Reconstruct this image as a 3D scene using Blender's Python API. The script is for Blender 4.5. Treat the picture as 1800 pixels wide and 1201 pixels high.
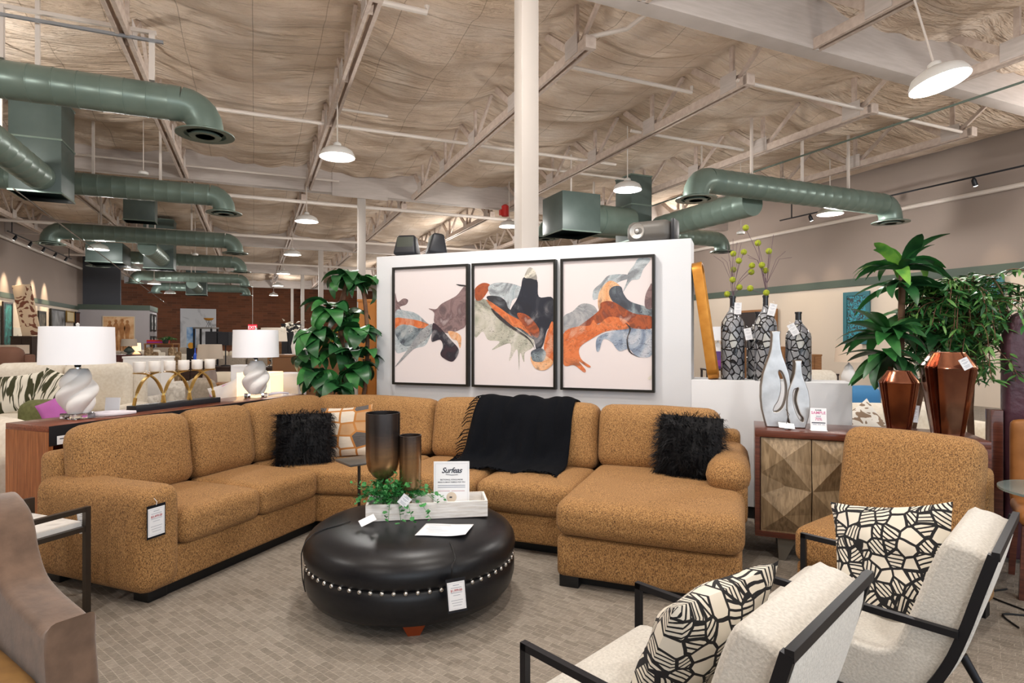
import bpy, bmesh, math, random
from mathutils import Vector, Matrix, noise
random.seed(7)
PI = math.pi
for o in list(bpy.data.objects): bpy.data.objects.remove(o)
scene = bpy.context.scene
COL = scene.collection

# ---------------------------------------------------------------- camera, world, exposure
# World axes follow the building (x across the hall, y down its length); the photographer
# looks 23.6 degrees to the right of the y axis from 1.5 m above the floor.
YAW = math.radians(23.6); CA, SA = math.cos(YAW), math.sin(YAW)
F, CX, CY, H = 1037.0, 900.0, 596.0, 1.5
cam_data = bpy.data.cameras.new('camera'); cam = bpy.data.objects.new('camera', cam_data)
COL.objects.link(cam); scene.camera = cam
cam.location = (0, 0, H); cam.rotation_euler = (PI/2, 0, -YAW)
cam_data.sensor_fit = 'HORIZONTAL'; cam_data.sensor_width = 36.0
cam_data.lens = 36.0*F/1800.0
cam_data.shift_y = (600.5-CY)/1800.0*-1
cam_data.clip_start = 0.05; cam_data.clip_end = 200
scene.view_settings.view_transform = 'Standard'
try: scene.view_settings.look = 'None'
except Exception: pass
scene.view_settings.gamma = 1.0
scene.view_settings.exposure = 0.14
scene.view_settings.use_curve_mapping = False
scene.cycles.use_denoising = True
scene.cycles.max_bounces = 7
scene.cycles.diffuse_bounces = 5
scene.cycles.glossy_bounces = 3
scene.cycles.transmission_bounces = 5
scene.cycles.sample_clamp_indirect = 6.0

world = bpy.data.worlds.new('daylight'); scene.world = world
world.use_nodes = True
wbg = world.node_tree.nodes['Background']
wbg.inputs[0].default_value = (0.80, 0.90, 1.0, 1)
wbg.inputs[1].default_value = 1.1

def light(name, kind, loc, energy, color=(1, 1, 1), size=0.1, target=None, spot=None, blend=0.6, sizey=None):
    d = bpy.data.lights.new(name, kind); d.energy = energy; d.color = color
    if kind == 'AREA':
        d.size = size
        if sizey: d.shape = 'RECTANGLE'; d.size_y = sizey
    else: d.shadow_soft_size = size
    if kind == 'SPOT': d.spot_size = math.radians(spot); d.spot_blend = blend
    o = bpy.data.objects.new(name, d); COL.objects.link(o); o.location = loc
    if target is not None:
        o.rotation_euler = (Vector(target)-Vector(loc)).to_track_quat('-Z', 'Y').to_euler()
    return o

# daylight through the glazed storefront behind the photographer
light('storefront_daylight', 'AREA', (2.5, -7.6, 2.4), 400, (0.86, 0.93, 1.0), 20, (2.5, 0, 1.9), sizey=3.8)

# ---------------------------------------------------------------- frames of reference
def CW(c, d, z=0.0):            # camera frame (right, forward) -> world
    return Vector((c*CA+d*SA, -c*SA+d*CA, z))
R2 = math.sqrt(0.5)
def S(u, v, z=0.0):             # sofa/partition frame, turned 45 degrees to the building
    return Vector((R2*(u+v), R2*(v-u), z))
SROT = -PI/4
def at(px, d, py=None, z=0.0):  # a point seen at column px, d metres deep
    zz = z if py is None else H+(CY-py)/F*d
    return CW((px-CX)/F*d, d, zz)
def zat(py, d): return H+(CY-py)/F*d

# ---------------------------------------------------------------- mesh builder
class MB:
    def __init__(s, M=None):
        s.v = []; s.f = []; s.mi = []; s.M = M or Matrix(); s.cur = 0
    def add(s, vs, fs, T=None):
        b = len(s.v); m = s.M @ T if T is not None else s.M
        s.v.extend([m @ Vector(p) for p in vs])
        s.f.extend([tuple(b+i for i in f) for f in fs]); s.mi.extend([s.cur]*len(fs))
        return s
    def bm(s, bm, T=None):
        bm.verts.index_update()
        s.add([v.co.copy() for v in bm.verts], [[v.index for v in f.verts] for f in bm.faces], T); bm.free(); return s
    def box(s, x0, x1, y0, y1, z0, z1, bev=0.0, seg=2, T=None):
        bm = bmesh.new(); bmesh.ops.create_cube(bm, size=1)
        for v in bm.verts:
            v.co = Vector(((x0+x1)/2+v.co.x*(x1-x0), (y0+y1)/2+v.co.y*(y1-y0), (z0+z1)/2+v.co.z*(z1-z0)))
        if bev > 0: bmesh.ops.bevel(bm, geom=bm.edges[:], offset=bev, segments=seg, profile=0.5, affect='EDGES')
        return s.bm(bm, T)
    def bar(s, p0, p1, w, h=None, up=(0, 0, 1)):
        p0 = Vector(p0); p1 = Vector(p1); h = h or w
        y = (p1-p0); L = y.length
        if L < 1e-6: return s
        y.normalize(); u = Vector(up)
        if abs(y.dot(u)) > 0.98: u = Vector((1, 0, 0))
        x = y.cross(u).normalized(); z = x.cross(y)
        vs = []
        for q in (p0, p1):
            for a, b in ((-1, -1), (1, -1), (1, 1), (-1, 1)): vs.append(q+x*a*w/2+z*b*h/2)
        return s.add(vs, [(0, 1, 2, 3)[::-1], (4, 5, 6, 7), (0, 1, 5, 4), (1, 2, 6, 5), (2, 3, 7, 6), (3, 0, 4, 7)])
    def tube(s, pts, r, n=8, cap=True):
        pts = [Vector(p) for p in pts]; m = len(pts)
        rs = r if isinstance(r, (list, tuple)) else [r]*m
        vs = []; fs = []; x = None
        for i, p in enumerate(pts):
            t = (pts[min(i+1, m-1)]-pts[max(i-1, 0)])
            if t.length < 1e-9: t = Vector((0, 0, 1))
            t.normalize()
            if x is None:
                a = Vector((0, 0, 1)) if abs(t.z) < 0.9 else Vector((1, 0, 0))
                x = t.cross(a).normalized()
            else:
                x = (x-t*x.dot(t)); x = x.normalized() if x.length > 1e-6 else t.orthogonal().normalized()
            y = t.cross(x)
            for k in range(n):
                a = 2*PI*k/n; vs.append(p+(x*math.cos(a)+y*math.sin(a))*rs[i])
        for i in range(m-1):
            for k in range(n): fs.append((i*n+k, i*n+(k+1) % n, (i+1)*n+(k+1) % n, (i+1)*n+k))
        if cap: fs.append(tuple(range(n))[::-1]); fs.append(tuple((m-1)*n+k for k in range(n)))
        return s.add(vs, fs)
    def lathe(s, prof, n=24, c=(0, 0, 0), T=None):
        vs = []; fs = []; m = len(prof)
        for r, z in prof:
            for k in range(n):
                a = 2*PI*k/n; vs.append((c[0]+r*math.cos(a), c[1]+r*math.sin(a), c[2]+z))
        for i in range(m-1):
            for k in range(n): fs.append((i*n+k, i*n+(k+1) % n, (i+1)*n+(k+1) % n, (i+1)*n+k))
        if prof[0][0] > 1e-5: fs.append(tuple(range(n))[::-1])
        if prof[-1][0] > 1e-5: fs.append(tuple((m-1)*n+k for k in range(n)))
        return s.add(vs, fs, T)
    def grid(s, fn, nu, nv, closeu=False, T=None):
        vs = [fn(i/(nu if closeu else nu-1), j/(nv-1)) for j in range(nv) for i in range(nu)]
        fs = []
        for j in range(nv-1):
            for i in range(nu if closeu else nu-1):
                fs.append((j*nu+i, j*nu+(i+1) % nu, (j+1)*nu+(i+1) % nu, (j+1)*nu+i))
        return s.add(vs, fs, T)
    def prism(s, poly, z0, z1, bev=0.0, seg=3, T=None):
        bm = bmesh.new(); bot = [bm.verts.new((x, y, z0)) for x, y in poly]; top = [bm.verts.new((x, y, z1)) for x, y in poly]
        n = len(poly); bm.faces.new(bot[::-1]); bm.faces.new(top)
        for i in range(n): bm.faces.new((bot[i], bot[(i+1) % n], top[(i+1) % n], top[i]))
        if bev: bmesh.ops.bevel(bm, geom=bm.edges[:], offset=bev, segments=seg, profile=0.5, affect='EDGES')
        return s.bm(bm, T)
    def cushion(s, x0, x1, y0, y1, z0, z1, r=0.06, crown=0.02, crown_y=0.0, n=12, T=None, wob=0.004):
        hx, hy, hz = (x1-x0)/2, (y1-y0)/2, (z1-z0)/2; r = min(r, hx, hy, hz)
        cx, cy, cz = (x0+x1)/2, (y0+y1)/2, (z0+z1)/2
        bm = bmesh.new(); bmesh.ops.create_cube(bm, size=2)
        bmesh.ops.subdivide_edges(bm, edges=bm.edges[:], cuts=n-1, use_grid_fill=True)
        sd = random.random()*50
        def wp(a, h):   # put more rows near the rim
            k = r/h; e = 0.72
            return (a/e*(1-k)) if abs(a) <= e else math.copysign((1-k)+(abs(a)-e)/(1-e)*k, a)
        for v in bm.verts:
            a, b, c = v.co
            q = Vector((wp(a, hx)*hx, wp(b, hy)*hy, wp(c, hz)*hz))
            inn = Vector((max(-hx+r, min(hx-r, q.x)), max(-hy+r, min(hy-r, q.y)), max(-hz+r, min(hz-r, q.z))))
            dd = q-inn
            if dd.length > 1e-9:
                dd = dd.normalized()*r; 
            p = inn+dd
            fx = max(0, 1-(p.x/hx)**2); fy = max(0, 1-(p.y/hy)**2); fz = max(0, 1-(p.z/hz)**2)
            p.z += crown*(p.z/hz)*(fx*fy)**0.6
            p.y += crown_y*(p.y/hy)*(fx*fz)**0.6
            nn = noise.noise_vector(Vector((p.x*3+sd, p.y*3, p.z*3)))
            p += nn*wob
            v.co = p+Vector((cx, cy, cz))
        return s.bm(bm, T)
    def pillow(s, w, h, t, n=16, T=None, sag=0.0, pinch=0.08):
        for sg in (1, -1):
            def fn(a, b, sg=sg):
                x = 2*a-1; y = 2*b-1
                th = t/2*(max(0, (1-x*x))*max(0, (1-y*y)))**0.42
                X = x*w/2*(1-pinch*(1-y*y)); Y = y*h/2*(1-pinch*(1-x*x))
                Z = sg*th+sag*(x*x)+0.01*noise.noise(Vector((X*9, Y*9, sg*2+w*7)))*(1-x*x)*(1-y*y)*4*min(1, t*6)
                return (X, Y, Z)
            b = MB(); b.grid(fn, n, n)
            fs = b.f if sg > 0 else [f[::-1] for f in b.f]
            s.add(b.v, fs, T)
        return s

def link(name, me, parent=None):
    o = bpy.data.objects.new(name, me); COL.objects.link(o)
    if parent is not None: o.parent = parent
    return o
def obj(name, mb, mat, parent=None, smooth=40, weld=False):
    me = bpy.data.meshes.new(name); me.from_pydata([tuple(v) for v in mb.v], [], mb.f)
    mats = mat if isinstance(mat, (list, tuple)) else [mat]
    for m in mats: me.materials.append(m)
    if len(mats) > 1: me.polygons.foreach_set('material_index', mb.mi)
    if weld:
        bm = bmesh.new(); bm.from_mesh(me); bmesh.ops.remove_doubles(bm, verts=bm.verts[:], dist=1e-5)
        bmesh.ops.recalc_face_normals(bm, faces=bm.faces[:]); bm.to_mesh(me); bm.free()
    if smooth:
        me.polygons.foreach_set('use_smooth', [True]*len(me.polygons))
        if smooth < 180: me.set_sharp_from_angle(angle=math.radians(smooth))
    me.update()
    return link(name, me, parent)
def tag(o, label=None, cat=None, group=None, kind=None):
    if label: o['label'] = label
    if cat: o['category'] = cat
    if group: o['group'] = group
    if kind: o['kind'] = kind
    return o
def thing(name, label, cat, loc=(0, 0, 0), rz=0.0, group=None):
    o = bpy.data.objects.new(name, None); COL.objects.link(o); o.empty_display_size = 0.1
    o.location = loc; o.rotation_euler = (0, 0, rz)
    return tag(o, label, cat, group)
def struct(name, mb, m, smooth=0):
    return tag(obj(name, mb, m, None, smooth), kind='structure')
def dup(root, loc=None, rz=None, label=None, group=None, scale=None):
    r = root.copy(); COL.objects.link(r)
    if loc is not None: r.location = loc
    if rz is not None: r.rotation_euler = (0, 0, rz)
    if scale is not None: r.scale = scale
    if label: r['label'] = label
    if group: r['group'] = group
    for ch in list(root.children):
        c = ch.copy(); COL.objects.link(c); c.parent = r
        for g in list(ch.children):
            d = g.copy(); COL.objects.link(d); d.parent = c
    return r
def T(x=0, y=0, z=0, rx=0, ry=0, rz=0):
    return Matrix.Translation((x, y, z)) @ Matrix.Rotation(rz, 4, 'Z') @ Matrix.Rotation(ry, 4, 'Y') @ Matrix.Rotation(rx, 4, 'X')

def curve_mesh(splines, extrude=0.01, bevel=0.0, res=1):
    cu = bpy.data.curves.new('c', 'CURVE'); cu.dimensions = '2D'; cu.fill_mode = 'BOTH'
    cu.extrude = extrude; cu.bevel_depth = bevel; cu.bevel_resolution = 2
    for pts in splines:
        sp = cu.splines.new('POLY'); sp.points.add(len(pts)-1)
        for i, p in enumerate(pts): sp.points[i].co = (p[0], p[1], 0, 1)
        sp.use_cyclic_u = True
    o = bpy.data.objects.new('c', cu); COL.objects.link(o)
    me = bpy.data.meshes.new_from_object(o)
    bpy.data.objects.remove(o); bpy.data.curves.remove(cu)
    return me
def text_mesh(txt, size, extrude=0.0003, shear=0.0, align='CENTER', bold=0.0, space=1.0):
    cu = bpy.data.curves.new('t', 'FONT'); cu.body = txt; cu.size = size; cu.extrude = extrude
    cu.align_x = align; cu.align_y = 'CENTER'; cu.shear = shear; cu.offset = bold; cu.space_character = space
    cu.resolution_u = 3
    o = bpy.data.objects.new('t', cu); COL.objects.link(o)
    me = bpy.data.meshes.new_from_object(o)
    bpy.data.objects.remove(o); bpy.data.curves.remove(cu)
    return me
def mb_from(me, M):
    mb = MB(); mb.add([v.co.copy() for v in me.vertices], [list(p.vertices) for p in me.polygons], M)
    bpy.data.meshes.remove(me); return mb
def smooth_loop(pts, n=6):
    out = []; m = len(pts)
    for i in range(m):
        p0, p1, p2, p3 = pts[i-1], pts[i], pts[(i+1) % m], pts[(i+2) % m]
        for k in range(n):
            t = k/n
            out.append(tuple(0.5*((2*p1[a])+(-p0[a]+p2[a])*t+(2*p0[a]-5*p1[a]+4*p2[a]-p3[a])*t*t+(-p0[a]+3*p1[a]-3*p2[a]+p3[a])*t**3) for a in range(len(p1))))
    return out
def smooth_path(pts, n=6):
    out = []; m = len(pts)
    for i in range(m-1):
        p0, p1, p2, p3 = pts[max(i-1, 0)], pts[i], pts[i+1], pts[min(i+2, m-1)]
        for k in range(n):
            t = k/n
            out.append(tuple(0.5*((2*p1[a])+(-p0[a]+p2[a])*t+(2*p0[a]-5*p1[a]+4*p2[a]-p3[a])*t*t+(-p0[a]+3*p1[a]-3*p2[a]+p3[a])*t**3) for a in range(len(p1))))
    out.append(tuple(pts[-1])); return out

# ---------------------------------------------------------------- materials
def lin(c):
    if isinstance(c, str): c = tuple(int(c[i:i+2], 16)/255 for i in (0, 2, 4))
    return tuple((x/12.92 if x <= 0.04045 else ((x+0.055)/1.055)**2.4) for x in c)+(1,)
_mats = {}
def mat(name, col, rough=0.6, metal=0.0, col2=None, scale=20.0, stretch=(1, 1, 1), bump=0.0, bscale=None, detail=4.0,
        lo=0.35, hi=0.65, coat=0.0, sheen=0.0, emit=None, estr=0.0, trans=0.0, ior=1.45, spec=0.5, gen=False, rot=(0, 0, 0), dist=0.0, sub=0.0, bdist=0.01):
    if name in _mats: return _mats[name]
    m = bpy.data.materials.new(name); m.use_nodes = True; nt = m.node_tree; b = nt.nodes['Principled BSDF']
    b.inputs['Base Color'].default_value = lin(col); b.inputs['Roughness'].default_value = rough
    b.inputs['Metallic'].default_value = metal; b.inputs['Specular IOR Level'].default_value = spec
    b.inputs['Coat Weight'].default_value = coat; b.inputs['Sheen Weight'].default_value = sheen
    b.inputs['Sheen Roughness'].default_value = 0.5
    b.inputs['Transmission Weight'].default_value = trans; b.inputs['IOR'].default_value = ior
    if emit: b.inputs['Emission Color'].default_value = lin(emit); b.inputs['Emission Strength'].default_value = estr
    if col2 or bump:
        tc = nt.nodes.new('ShaderNodeTexCoord'); mp = nt.nodes.new('ShaderNodeMapping')
        nt.links.new(tc.outputs['Generated' if gen else 'Object'], mp.inputs[0]); mp.inputs['Scale'].default_value = stretch
        mp.inputs['Rotation'].default_value = rot
    if col2:
        n = nt.nodes.new('ShaderNodeTexNoise'); n.inputs['Scale'].default_value = scale; n.inputs['Detail'].default_value = detail
        n.inputs['Distortion'].default_value = dist
        nt.links.new(mp.outputs[0], n.inputs[0])
        r = nt.nodes.new('ShaderNodeMapRange'); r.inputs[1].default_value = lo; r.inputs[2].default_value = hi
        nt.links.new(n.outputs[0], r.inputs[0])
        mx = nt.nodes.new('ShaderNodeMix'); mx.data_type = 'RGBA'
        mx.inputs[6].default_value = lin(col); mx.inputs[7].default_value = lin(col2)
        nt.links.new(r.outputs[0], mx.inputs[0]); nt.links.new(mx.outputs[2], b.inputs['Base Color'])
    if bump:
        n2 = nt.nodes.new('ShaderNodeTexNoise'); n2.inputs['Scale'].default_value = bscale or scale; n2.inputs['Detail'].default_value = detail
        nt.links.new(mp.outputs[0], n2.inputs[0])
        bp = nt.nodes.new('ShaderNodeBump'); bp.inputs['Strength'].default_value = bump; bp.inputs['Distance'].default_value = bdist
        nt.links.new(n2.outputs[0], bp.inputs['Height']); nt.links.new(bp.outputs[0], b.inputs['Normal'])
    _mats[name] = m; return m
def nodes_mat(name, rough=0.7, metal=0.0, coat=0.0):
    m = bpy.data.materials.new(name); m.use_nodes = True; nt = m.node_tree; b = nt.nodes['Principled BSDF']
    b.inputs['Roughness'].default_value = rough; b.inputs['Metallic'].default_value = metal; b.inputs['Coat Weight'].default_value = coat
    _mats[name] = m; return m, nt, b
class N:                              # terse node wiring
    def __init__(s, nt): s.nt = nt
    def new(s, t, **k):
        n = s.nt.nodes.new('ShaderNode'+t)
        for a, v in k.items(): setattr(n, a, v)
        return n
    def coord(s, scale=(1, 1, 1), rot=(0, 0, 0), loc=(0, 0, 0), out='Object'):
        tc = s.new('TexCoord'); mp = s.new('Mapping'); s.nt.links.new(tc.outputs[out], mp.inputs[0])
        mp.inputs['Scale'].default_value = scale; mp.inputs['Rotation'].default_value = rot; mp.inputs['Location'].default_value = loc
        return mp.outputs[0]
    def l(s, a, b): s.nt.links.new(a, b)
    def noise(s, vec, scale, detail=4, dist=0.0):
        n = s.new('TexNoise'); n.inputs['Scale'].default_value = scale; n.inputs['Detail'].default_value = detail; n.inputs['Distortion'].default_value = dist
        s.l(vec, n.inputs[0]); return n.outputs[0]
    def vor(s, vec, scale, feature='F1', rnd=1.0):
        n = s.new('TexVoronoi', feature=feature); n.inputs['Scale'].default_value = scale; n.inputs['Randomness'].default_value = rnd
        s.l(vec, n.inputs['Vector']); return n
    def ramp(s, fac, stops, interp='LINEAR'):
        r = s.new('ValToRGB'); r.color_ramp.interpolation = interp; e = r.color_ramp.elements
        while len(e) < len(stops): e.new(0.5)
        for i, (p, c) in enumerate(stops): e[i].position = p; e[i].color = lin(c)
        s.l(fac, r.inputs[0]); return r.outputs[0]
    def mix(s, fac, a, b, mode='MIX'):
        m = s.new('Mix', data_type='RGBA', blend_type=mode)
        for sock, v in ((m.inputs[0], fac), (m.inputs[6], a), (m.inputs[7], b)):
            if hasattr(v, 'is_linked') or hasattr(v, 'links'): s.l(v, sock)
            elif isinstance(v, (int, float)): sock.default_value = v if sock == m.inputs[0] else (v, v, v, 1)
            else: sock.default_value = lin(v)
        return m.outputs[2]
    def math(s, op, a, b=0.0):
        m = s.new('Math', operation=op)
        for i, v in enumerate((a, b)):
            if isinstance(v, (int, float)): m.inputs[i].default_value = v
            else: s.l(v, m.inputs[i])
        return m.outputs[0]
    def bump(s, h, b, strength=0.3, dist=0.01):
        bp = s.new('Bump'); bp.inputs['Strength'].default_value = strength; bp.inputs['Distance'].default_value = dist
        s.l(h, bp.inputs['Height']); s.l(bp.outputs[0], b.inputs['Normal'])

# chenille upholstery of the big sectional: camel with dark flecks
m_, nt, b = nodes_mat('camel_chenille', 0.85); n = N(nt); v = n.coord((1, 1, 0.55))
a1 = n.noise(v, 230, 3, 0.5); a2 = n.noise(v, 60, 3)
c1 = n.ramp(a1, [(0.33, '3c2816'), (0.44, '7c5a34'), (0.55, 'ab804c'), (0.70, 'c49c68')])
c2 = n.mix(n.math('MULTIPLY', a2, 0.35), c1, '8c5e2e'); n.l(c2, b.inputs['Base Color']); n.bump(a1, b, 0.5, 0.006)
b.inputs['Sheen Weight'].default_value = 0.03
CAMEL = m_
# carpet: grey-beige blocks set on the diagonal with fine pale lines
m_, nt, b = nodes_mat('carpet', 0.95); n = N(nt); v0 = n.coord((1, 1, 1), (0, 0, math.radians(62)))
nv = n.new('TexNoise'); nv.inputs['Scale'].default_value = 9; n.l(v0, nv.inputs[0]); vs_ = n.new('VectorMath', operation='SCALE'); vs_.inputs['Scale'].default_value = 0.012; n.l(nv.outputs['Color'], vs_.inputs[0]); va_ = n.new('VectorMath', operation='ADD'); n.l(v0, va_.inputs[0]); n.l(vs_.outputs[0], va_.inputs[1]); v = va_.outputs[0]
br = n.new('TexBrick'); n.l(v, br.inputs[0]); br.inputs['Scale'].default_value = 1.0
br.inputs['Brick Width'].default_value = 0.085; br.inputs['Row Height'].default_value = 0.036; br.inputs['Mortar Size'].default_value = 0.0022
br.inputs['Color1'].default_value = lin('a09a93'); br.inputs['Color2'].default_value = lin('807a73'); br.inputs['Mortar'].default_value = lin('b4aea6')
br.offset_frequency = 3; br.offset = 0.37; br.inputs['Mortar Smooth'].default_value = 0.6
nz = n.noise(v, 7, 3, 0.8); st = n.noise(n.coord((30, 500, 1), (0, 0, math.radians(62))), 1.0, 2)
fz = n.noise(v, 420, 2)
c = n.mix(n.math('MULTIPLY', nz, 0.7), br.outputs[0], '918b83'); c = n.mix(0.55, c, n.ramp(st, [(0.3, '5c5852'), (0.7, 'dcd8d2')]), 'OVERLAY')
c = n.mix(0.3, c, n.ramp(fz, [(0.3, '554d45'), (0.7, 'e0d8cc')]), 'OVERLAY')
n.l(c, b.inputs['Base Color']); n.bump(n.math('ADD', st, fz), b, 0.4, 0.004)
CARPET = m_
# quilted insulation blanket under the roof deck
m_, nt, b = nodes_mat('insulation_blanket', 0.8); n = N(nt); v = n.coord()
nz = n.noise(v, 1.3, 5, 0.4); wr = n.noise(n.coord((0.5, 3.2, 1)), 1.6, 6, 1.2); fine = n.noise(n.coord((1, 3, 1)), 9, 5, 0.6)
sx = n.new('SeparateXYZ'); n.l(v, sx.inputs[0])
def seam(sock, per, wid):
    f = n.math('FRACT', n.math('ADD', n.math('DIVIDE', sock, per), n.math('MULTIPLY', n.noise(v, 0.8, 2), 0.05)))
    return n.math('LESS_THAN', f, wid/per)
sm = n.math('MAXIMUM', seam(sx.outputs[0], 0.9, 0.012), seam(sx.outputs[1], 1.9, 0.014))
c = n.ramp(nz, [(0.3, 'ccb49c'), (0.5, 'dac4ae'), (0.7, 'e6d4c2')])
c = n.mix(n.math('MULTIPLY', sm, 0.6), c, '8f7a62'); n.l(c, b.inputs['Base Color'])
n.bump(n.math('ADD', n.math('MULTIPLY', wr, 1.0), n.math('MULTIPLY', fine, 0.25)), b, 1.0, 0.22)
INSUL = m_
# brick
m_, nt, b = nodes_mat('old_red_brick', 0.85); n = N(nt)
tc = n.new('TexCoord'); sp = n.new('SeparateXYZ'); cb = n.new('CombineXYZ'); n.l(tc.outputs['Object'], sp.inputs[0])
n.l(sp.outputs[0], cb.inputs[0]); n.l(sp.outputs[2], cb.inputs[1])
br = n.new('TexBrick'); n.l(cb.outputs[0], br.inputs[0]); br.inputs['Scale'].default_value = 1.0
br.inputs['Brick Width'].default_value = 0.62; br.inputs['Row Height'].default_value = 0.17; br.inputs['Mortar Size'].default_value = 0.012
br.inputs['Color1'].default_value = lin('7c4830'); br.inputs['Color2'].default_value = lin('48291c'); br.inputs['Mortar'].default_value = lin('6d5444')
nz = n.noise(cb.outputs[0], 0.7, 6, 0.5)
c = n.mix(n.math('MULTIPLY', nz, 0.8), br.outputs[0], '86502e'); n.l(c, b.inputs['Base Color'])
BRICK = m_
def wood(name, c1, c2, scale=6, stretch=(1, 12, 12), rough=0.45, bump=0.1, coat=0.0, rot=(0, 0, 0)):
    return mat(name, c1, rough, col2=c2, scale=scale, stretch=stretch, bump=bump, coat=coat, dist=0.8, lo=0.3, hi=0.7, bdist=0.002, rot=rot)
WALNUT = wood('walnut', 'a8693f', '7a4526', 8, (10, 10, 0.6), 0.4)
WALNUT_TOP = wood('walnut_top', '8a4a30', '5f2e1e', 8, (10, 0.6, 10), 0.3, coat=0.3)
CABWOOD = wood('dark_cherry', '6d3a2a', '4a2419', 6, (0.6, 10, 10), 0.35, coat=0.3)
DOORWOOD = wood('carved_door_wood', 'a08a6c', '6f5c44', 7, (7, 7, 0.8), 0.45, rot=(0, 0.6, 0))
BLACKM = mat('black_metal', '26262a', 0.42, 0.6)
BRONZEM = mat('dark_bronze_metal', '4a423b', 0.4, 0.7)
BLACKP = mat('black_plinth', '0c0c0e', 0.5)
CREAMBOUCLE = mat('white_boucle', 'd4d0c8', 0.95, col2='c0bcb4', scale=120, bump=0.5, bdist=0.006, sheen=0.3)
LEATHER = mat('black_leather', '0e0f13', 0.36, col2='131419', scale=60, bump=0.08, bscale=220, bdist=0.002, spec=0.45)
SUEDE = mat('brown_suede', '6e5645', 0.8, col2='5a4536', scale=14, bump=0.1, bscale=60, sheen=0.3)
TANLEATHER = mat('tan_leather', 'a8703c', 0.5, col2='94602f', scale=10)
WHITEWALL = mat('white_paint', 'd8dade', 0.7, bump=0.03, bscale=90, scale=10)
CREAMCOL = mat('column_paint', 'b0a8a1', 0.55)
TRUSSM = mat('truss_paint', 'c4b4a8', 0.75, col2='b3a195', scale=3, stretch=(4, 4, 4), bump=0.1, bscale=30)
GIRDERM = mat('girder_paint', 'bcb2ac', 0.75, col2='b2a8a1', scale=3, stretch=(1, 1, 9), bump=0.08, bscale=14)
PIPE = mat('painted_pipe', 'cdc3ba', 0.5)
DUCT = mat('green_duct_paint', '74857c', 0.33, 0.25, col2='6a7b72', scale=3)
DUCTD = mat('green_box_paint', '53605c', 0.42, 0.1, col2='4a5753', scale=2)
GRILLE = mat('diffuser_slots', '3c4038', 0.6)
TAUPE = mat('taupe_wall_paint', 'a0928a', 0.85, col2='988a82', scale=1)
BEIGE = mat('beige_wall_paint', 'd3c5b5', 0.85)
GREENT = mat('green_trim_paint', '48544a', 0.6)
DARKWALL = mat('charcoal_wall_paint', '4a4c52', 0.8)
GRAYWALL = mat('grey_partition_paint', 'a5a0a3', 0.85)
PAPER = mat('white_card', 'eceef2', 0.6)
INK = mat('dark_ink', '283040', 0.6); REDINK = mat('red_ink', 'b04a50', 0.6); GRAYINK = mat('grey_ink', '9aa0ae', 0.6)
SILVER = mat('brushed_silver', 'cfd1d3', 0.32, 0.6, col2='b2b4b6', scale=9, bump=0.1, bscale=30, bdist=0.003)
PEWTER = mat('pewter_edge', '80766c', 0.4, 0.7)
CHROME = mat('chrome', 'd8d8d8', 0.12, 1.0)
COPPER = mat('polished_copper', 'a0705a', 0.15, 0.97, col2='7c5040', scale=5)
GOLD = mat('brushed_gold', 'c9a55c', 0.3, 0.9)
GOLDLEAF = mat('gold_leaf', 'c98c3c', 0.4, 0.6, col2='b87a2e', scale=12)
BRONZE = mat('bronze_glass', '7a5b3c', 0.28, 0.8)
SHADE = mat('white_lampshade', 'f2f3f8', 0.8, emit='f4f6ff', estr=0.0)
PLASTER = mat('white_plaster', 'e6e4e2', 0.6)
CRYSTAL = mat('clear_crystal', 'ffffff', 0.02, trans=1.0, ior=1.5)
MARBLE = mat('white_marble', 'eeeeec', 0.2, col2='c8cac9', scale=5, dist=2.0, lo=0.5, hi=0.75)
LEAF = mat('glossy_leaf', '3c7c3c', 0.36, col2='265c2c', scale=9)
LEAF2 = mat('lime_leaf', '84b84c', 0.4, col2='4c8a3c', scale=10)  # on the dracaena this lime paints in lit leaves; plain colour among yellow flowers
LEAFD = mat('dark_leaf', '2c6034', 0.34, col2='1e4628', scale=9)
LEAFM = mat('willow_leaf', '3c6e3a', 0.45, col2='6d9a50', scale=4)
IVY = mat('ivy_leaf', '3f8f48', 0.45, col2='286a34', scale=22)
TRUNK = mat('trunk_bark', '7a5a44', 0.85, col2='5c4030', scale=12, bump=0.5)
POT = mat('planter_charcoal', '2c2a28', 0.5)
WHITEWASH = mat('whitewashed_wood', 'e6e4e2', 0.7, col2='cfcac4', scale=10, stretch=(1, 10, 10), bump=0.1)
BLACKFUR = mat('black_fur', '07070c', 0.6, spec=0.3)
BLACKKNIT = mat('black_knit', '0b0d12', 0.95, spec=0.15, bump=0.4, bscale=160, scale=100)
SPKGREY = mat('speaker_grey', '66635f', 0.5, 0.2); SPKBLACK = mat('speaker_black', '1c1e24', 0.45)
FRAMEB = mat('black_frame', '14130f', 0.4)
NICKEL = mat('nail_nickel', 'c8c8c6', 0.25, 1.0)
FOOTWOOD = mat('cherry_foot', '8a3a18', 0.35)
GLOW = mat('lamp_glow', 'ffffff', 0.5, emit='fffaf2', estr=6.0)
DOMEW = mat('pendant_enamel', 'd8d6d2', 0.45)
PURPLELEATHER = mat('plum_leather', '4e2f3a', 0.32, col2='5a3a46', scale=3, bump=0.25, bscale=16, bdist=0.02)
CREAMFAB = mat('cream_upholstery', 'e0d8ca', 0.9, col2='d6ccbc', scale=30)
TAUPEFAB = mat('taupe_upholstery', 'a09486', 0.9, col2='8f8476', scale=30)
OLIVEFAB = mat('olive_upholstery', '6a6c42', 0.9, col2='5a5c36', scale=30)
DKWOOD = wood('espresso_wood', '3c2a22', '2a1c16', 6, (0.7, 8, 8), 0.4)
MEDWOOD = wood('oak_wood', '9a6a3c', '7c5028', 6, (0.7, 8, 8), 0.45)
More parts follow.
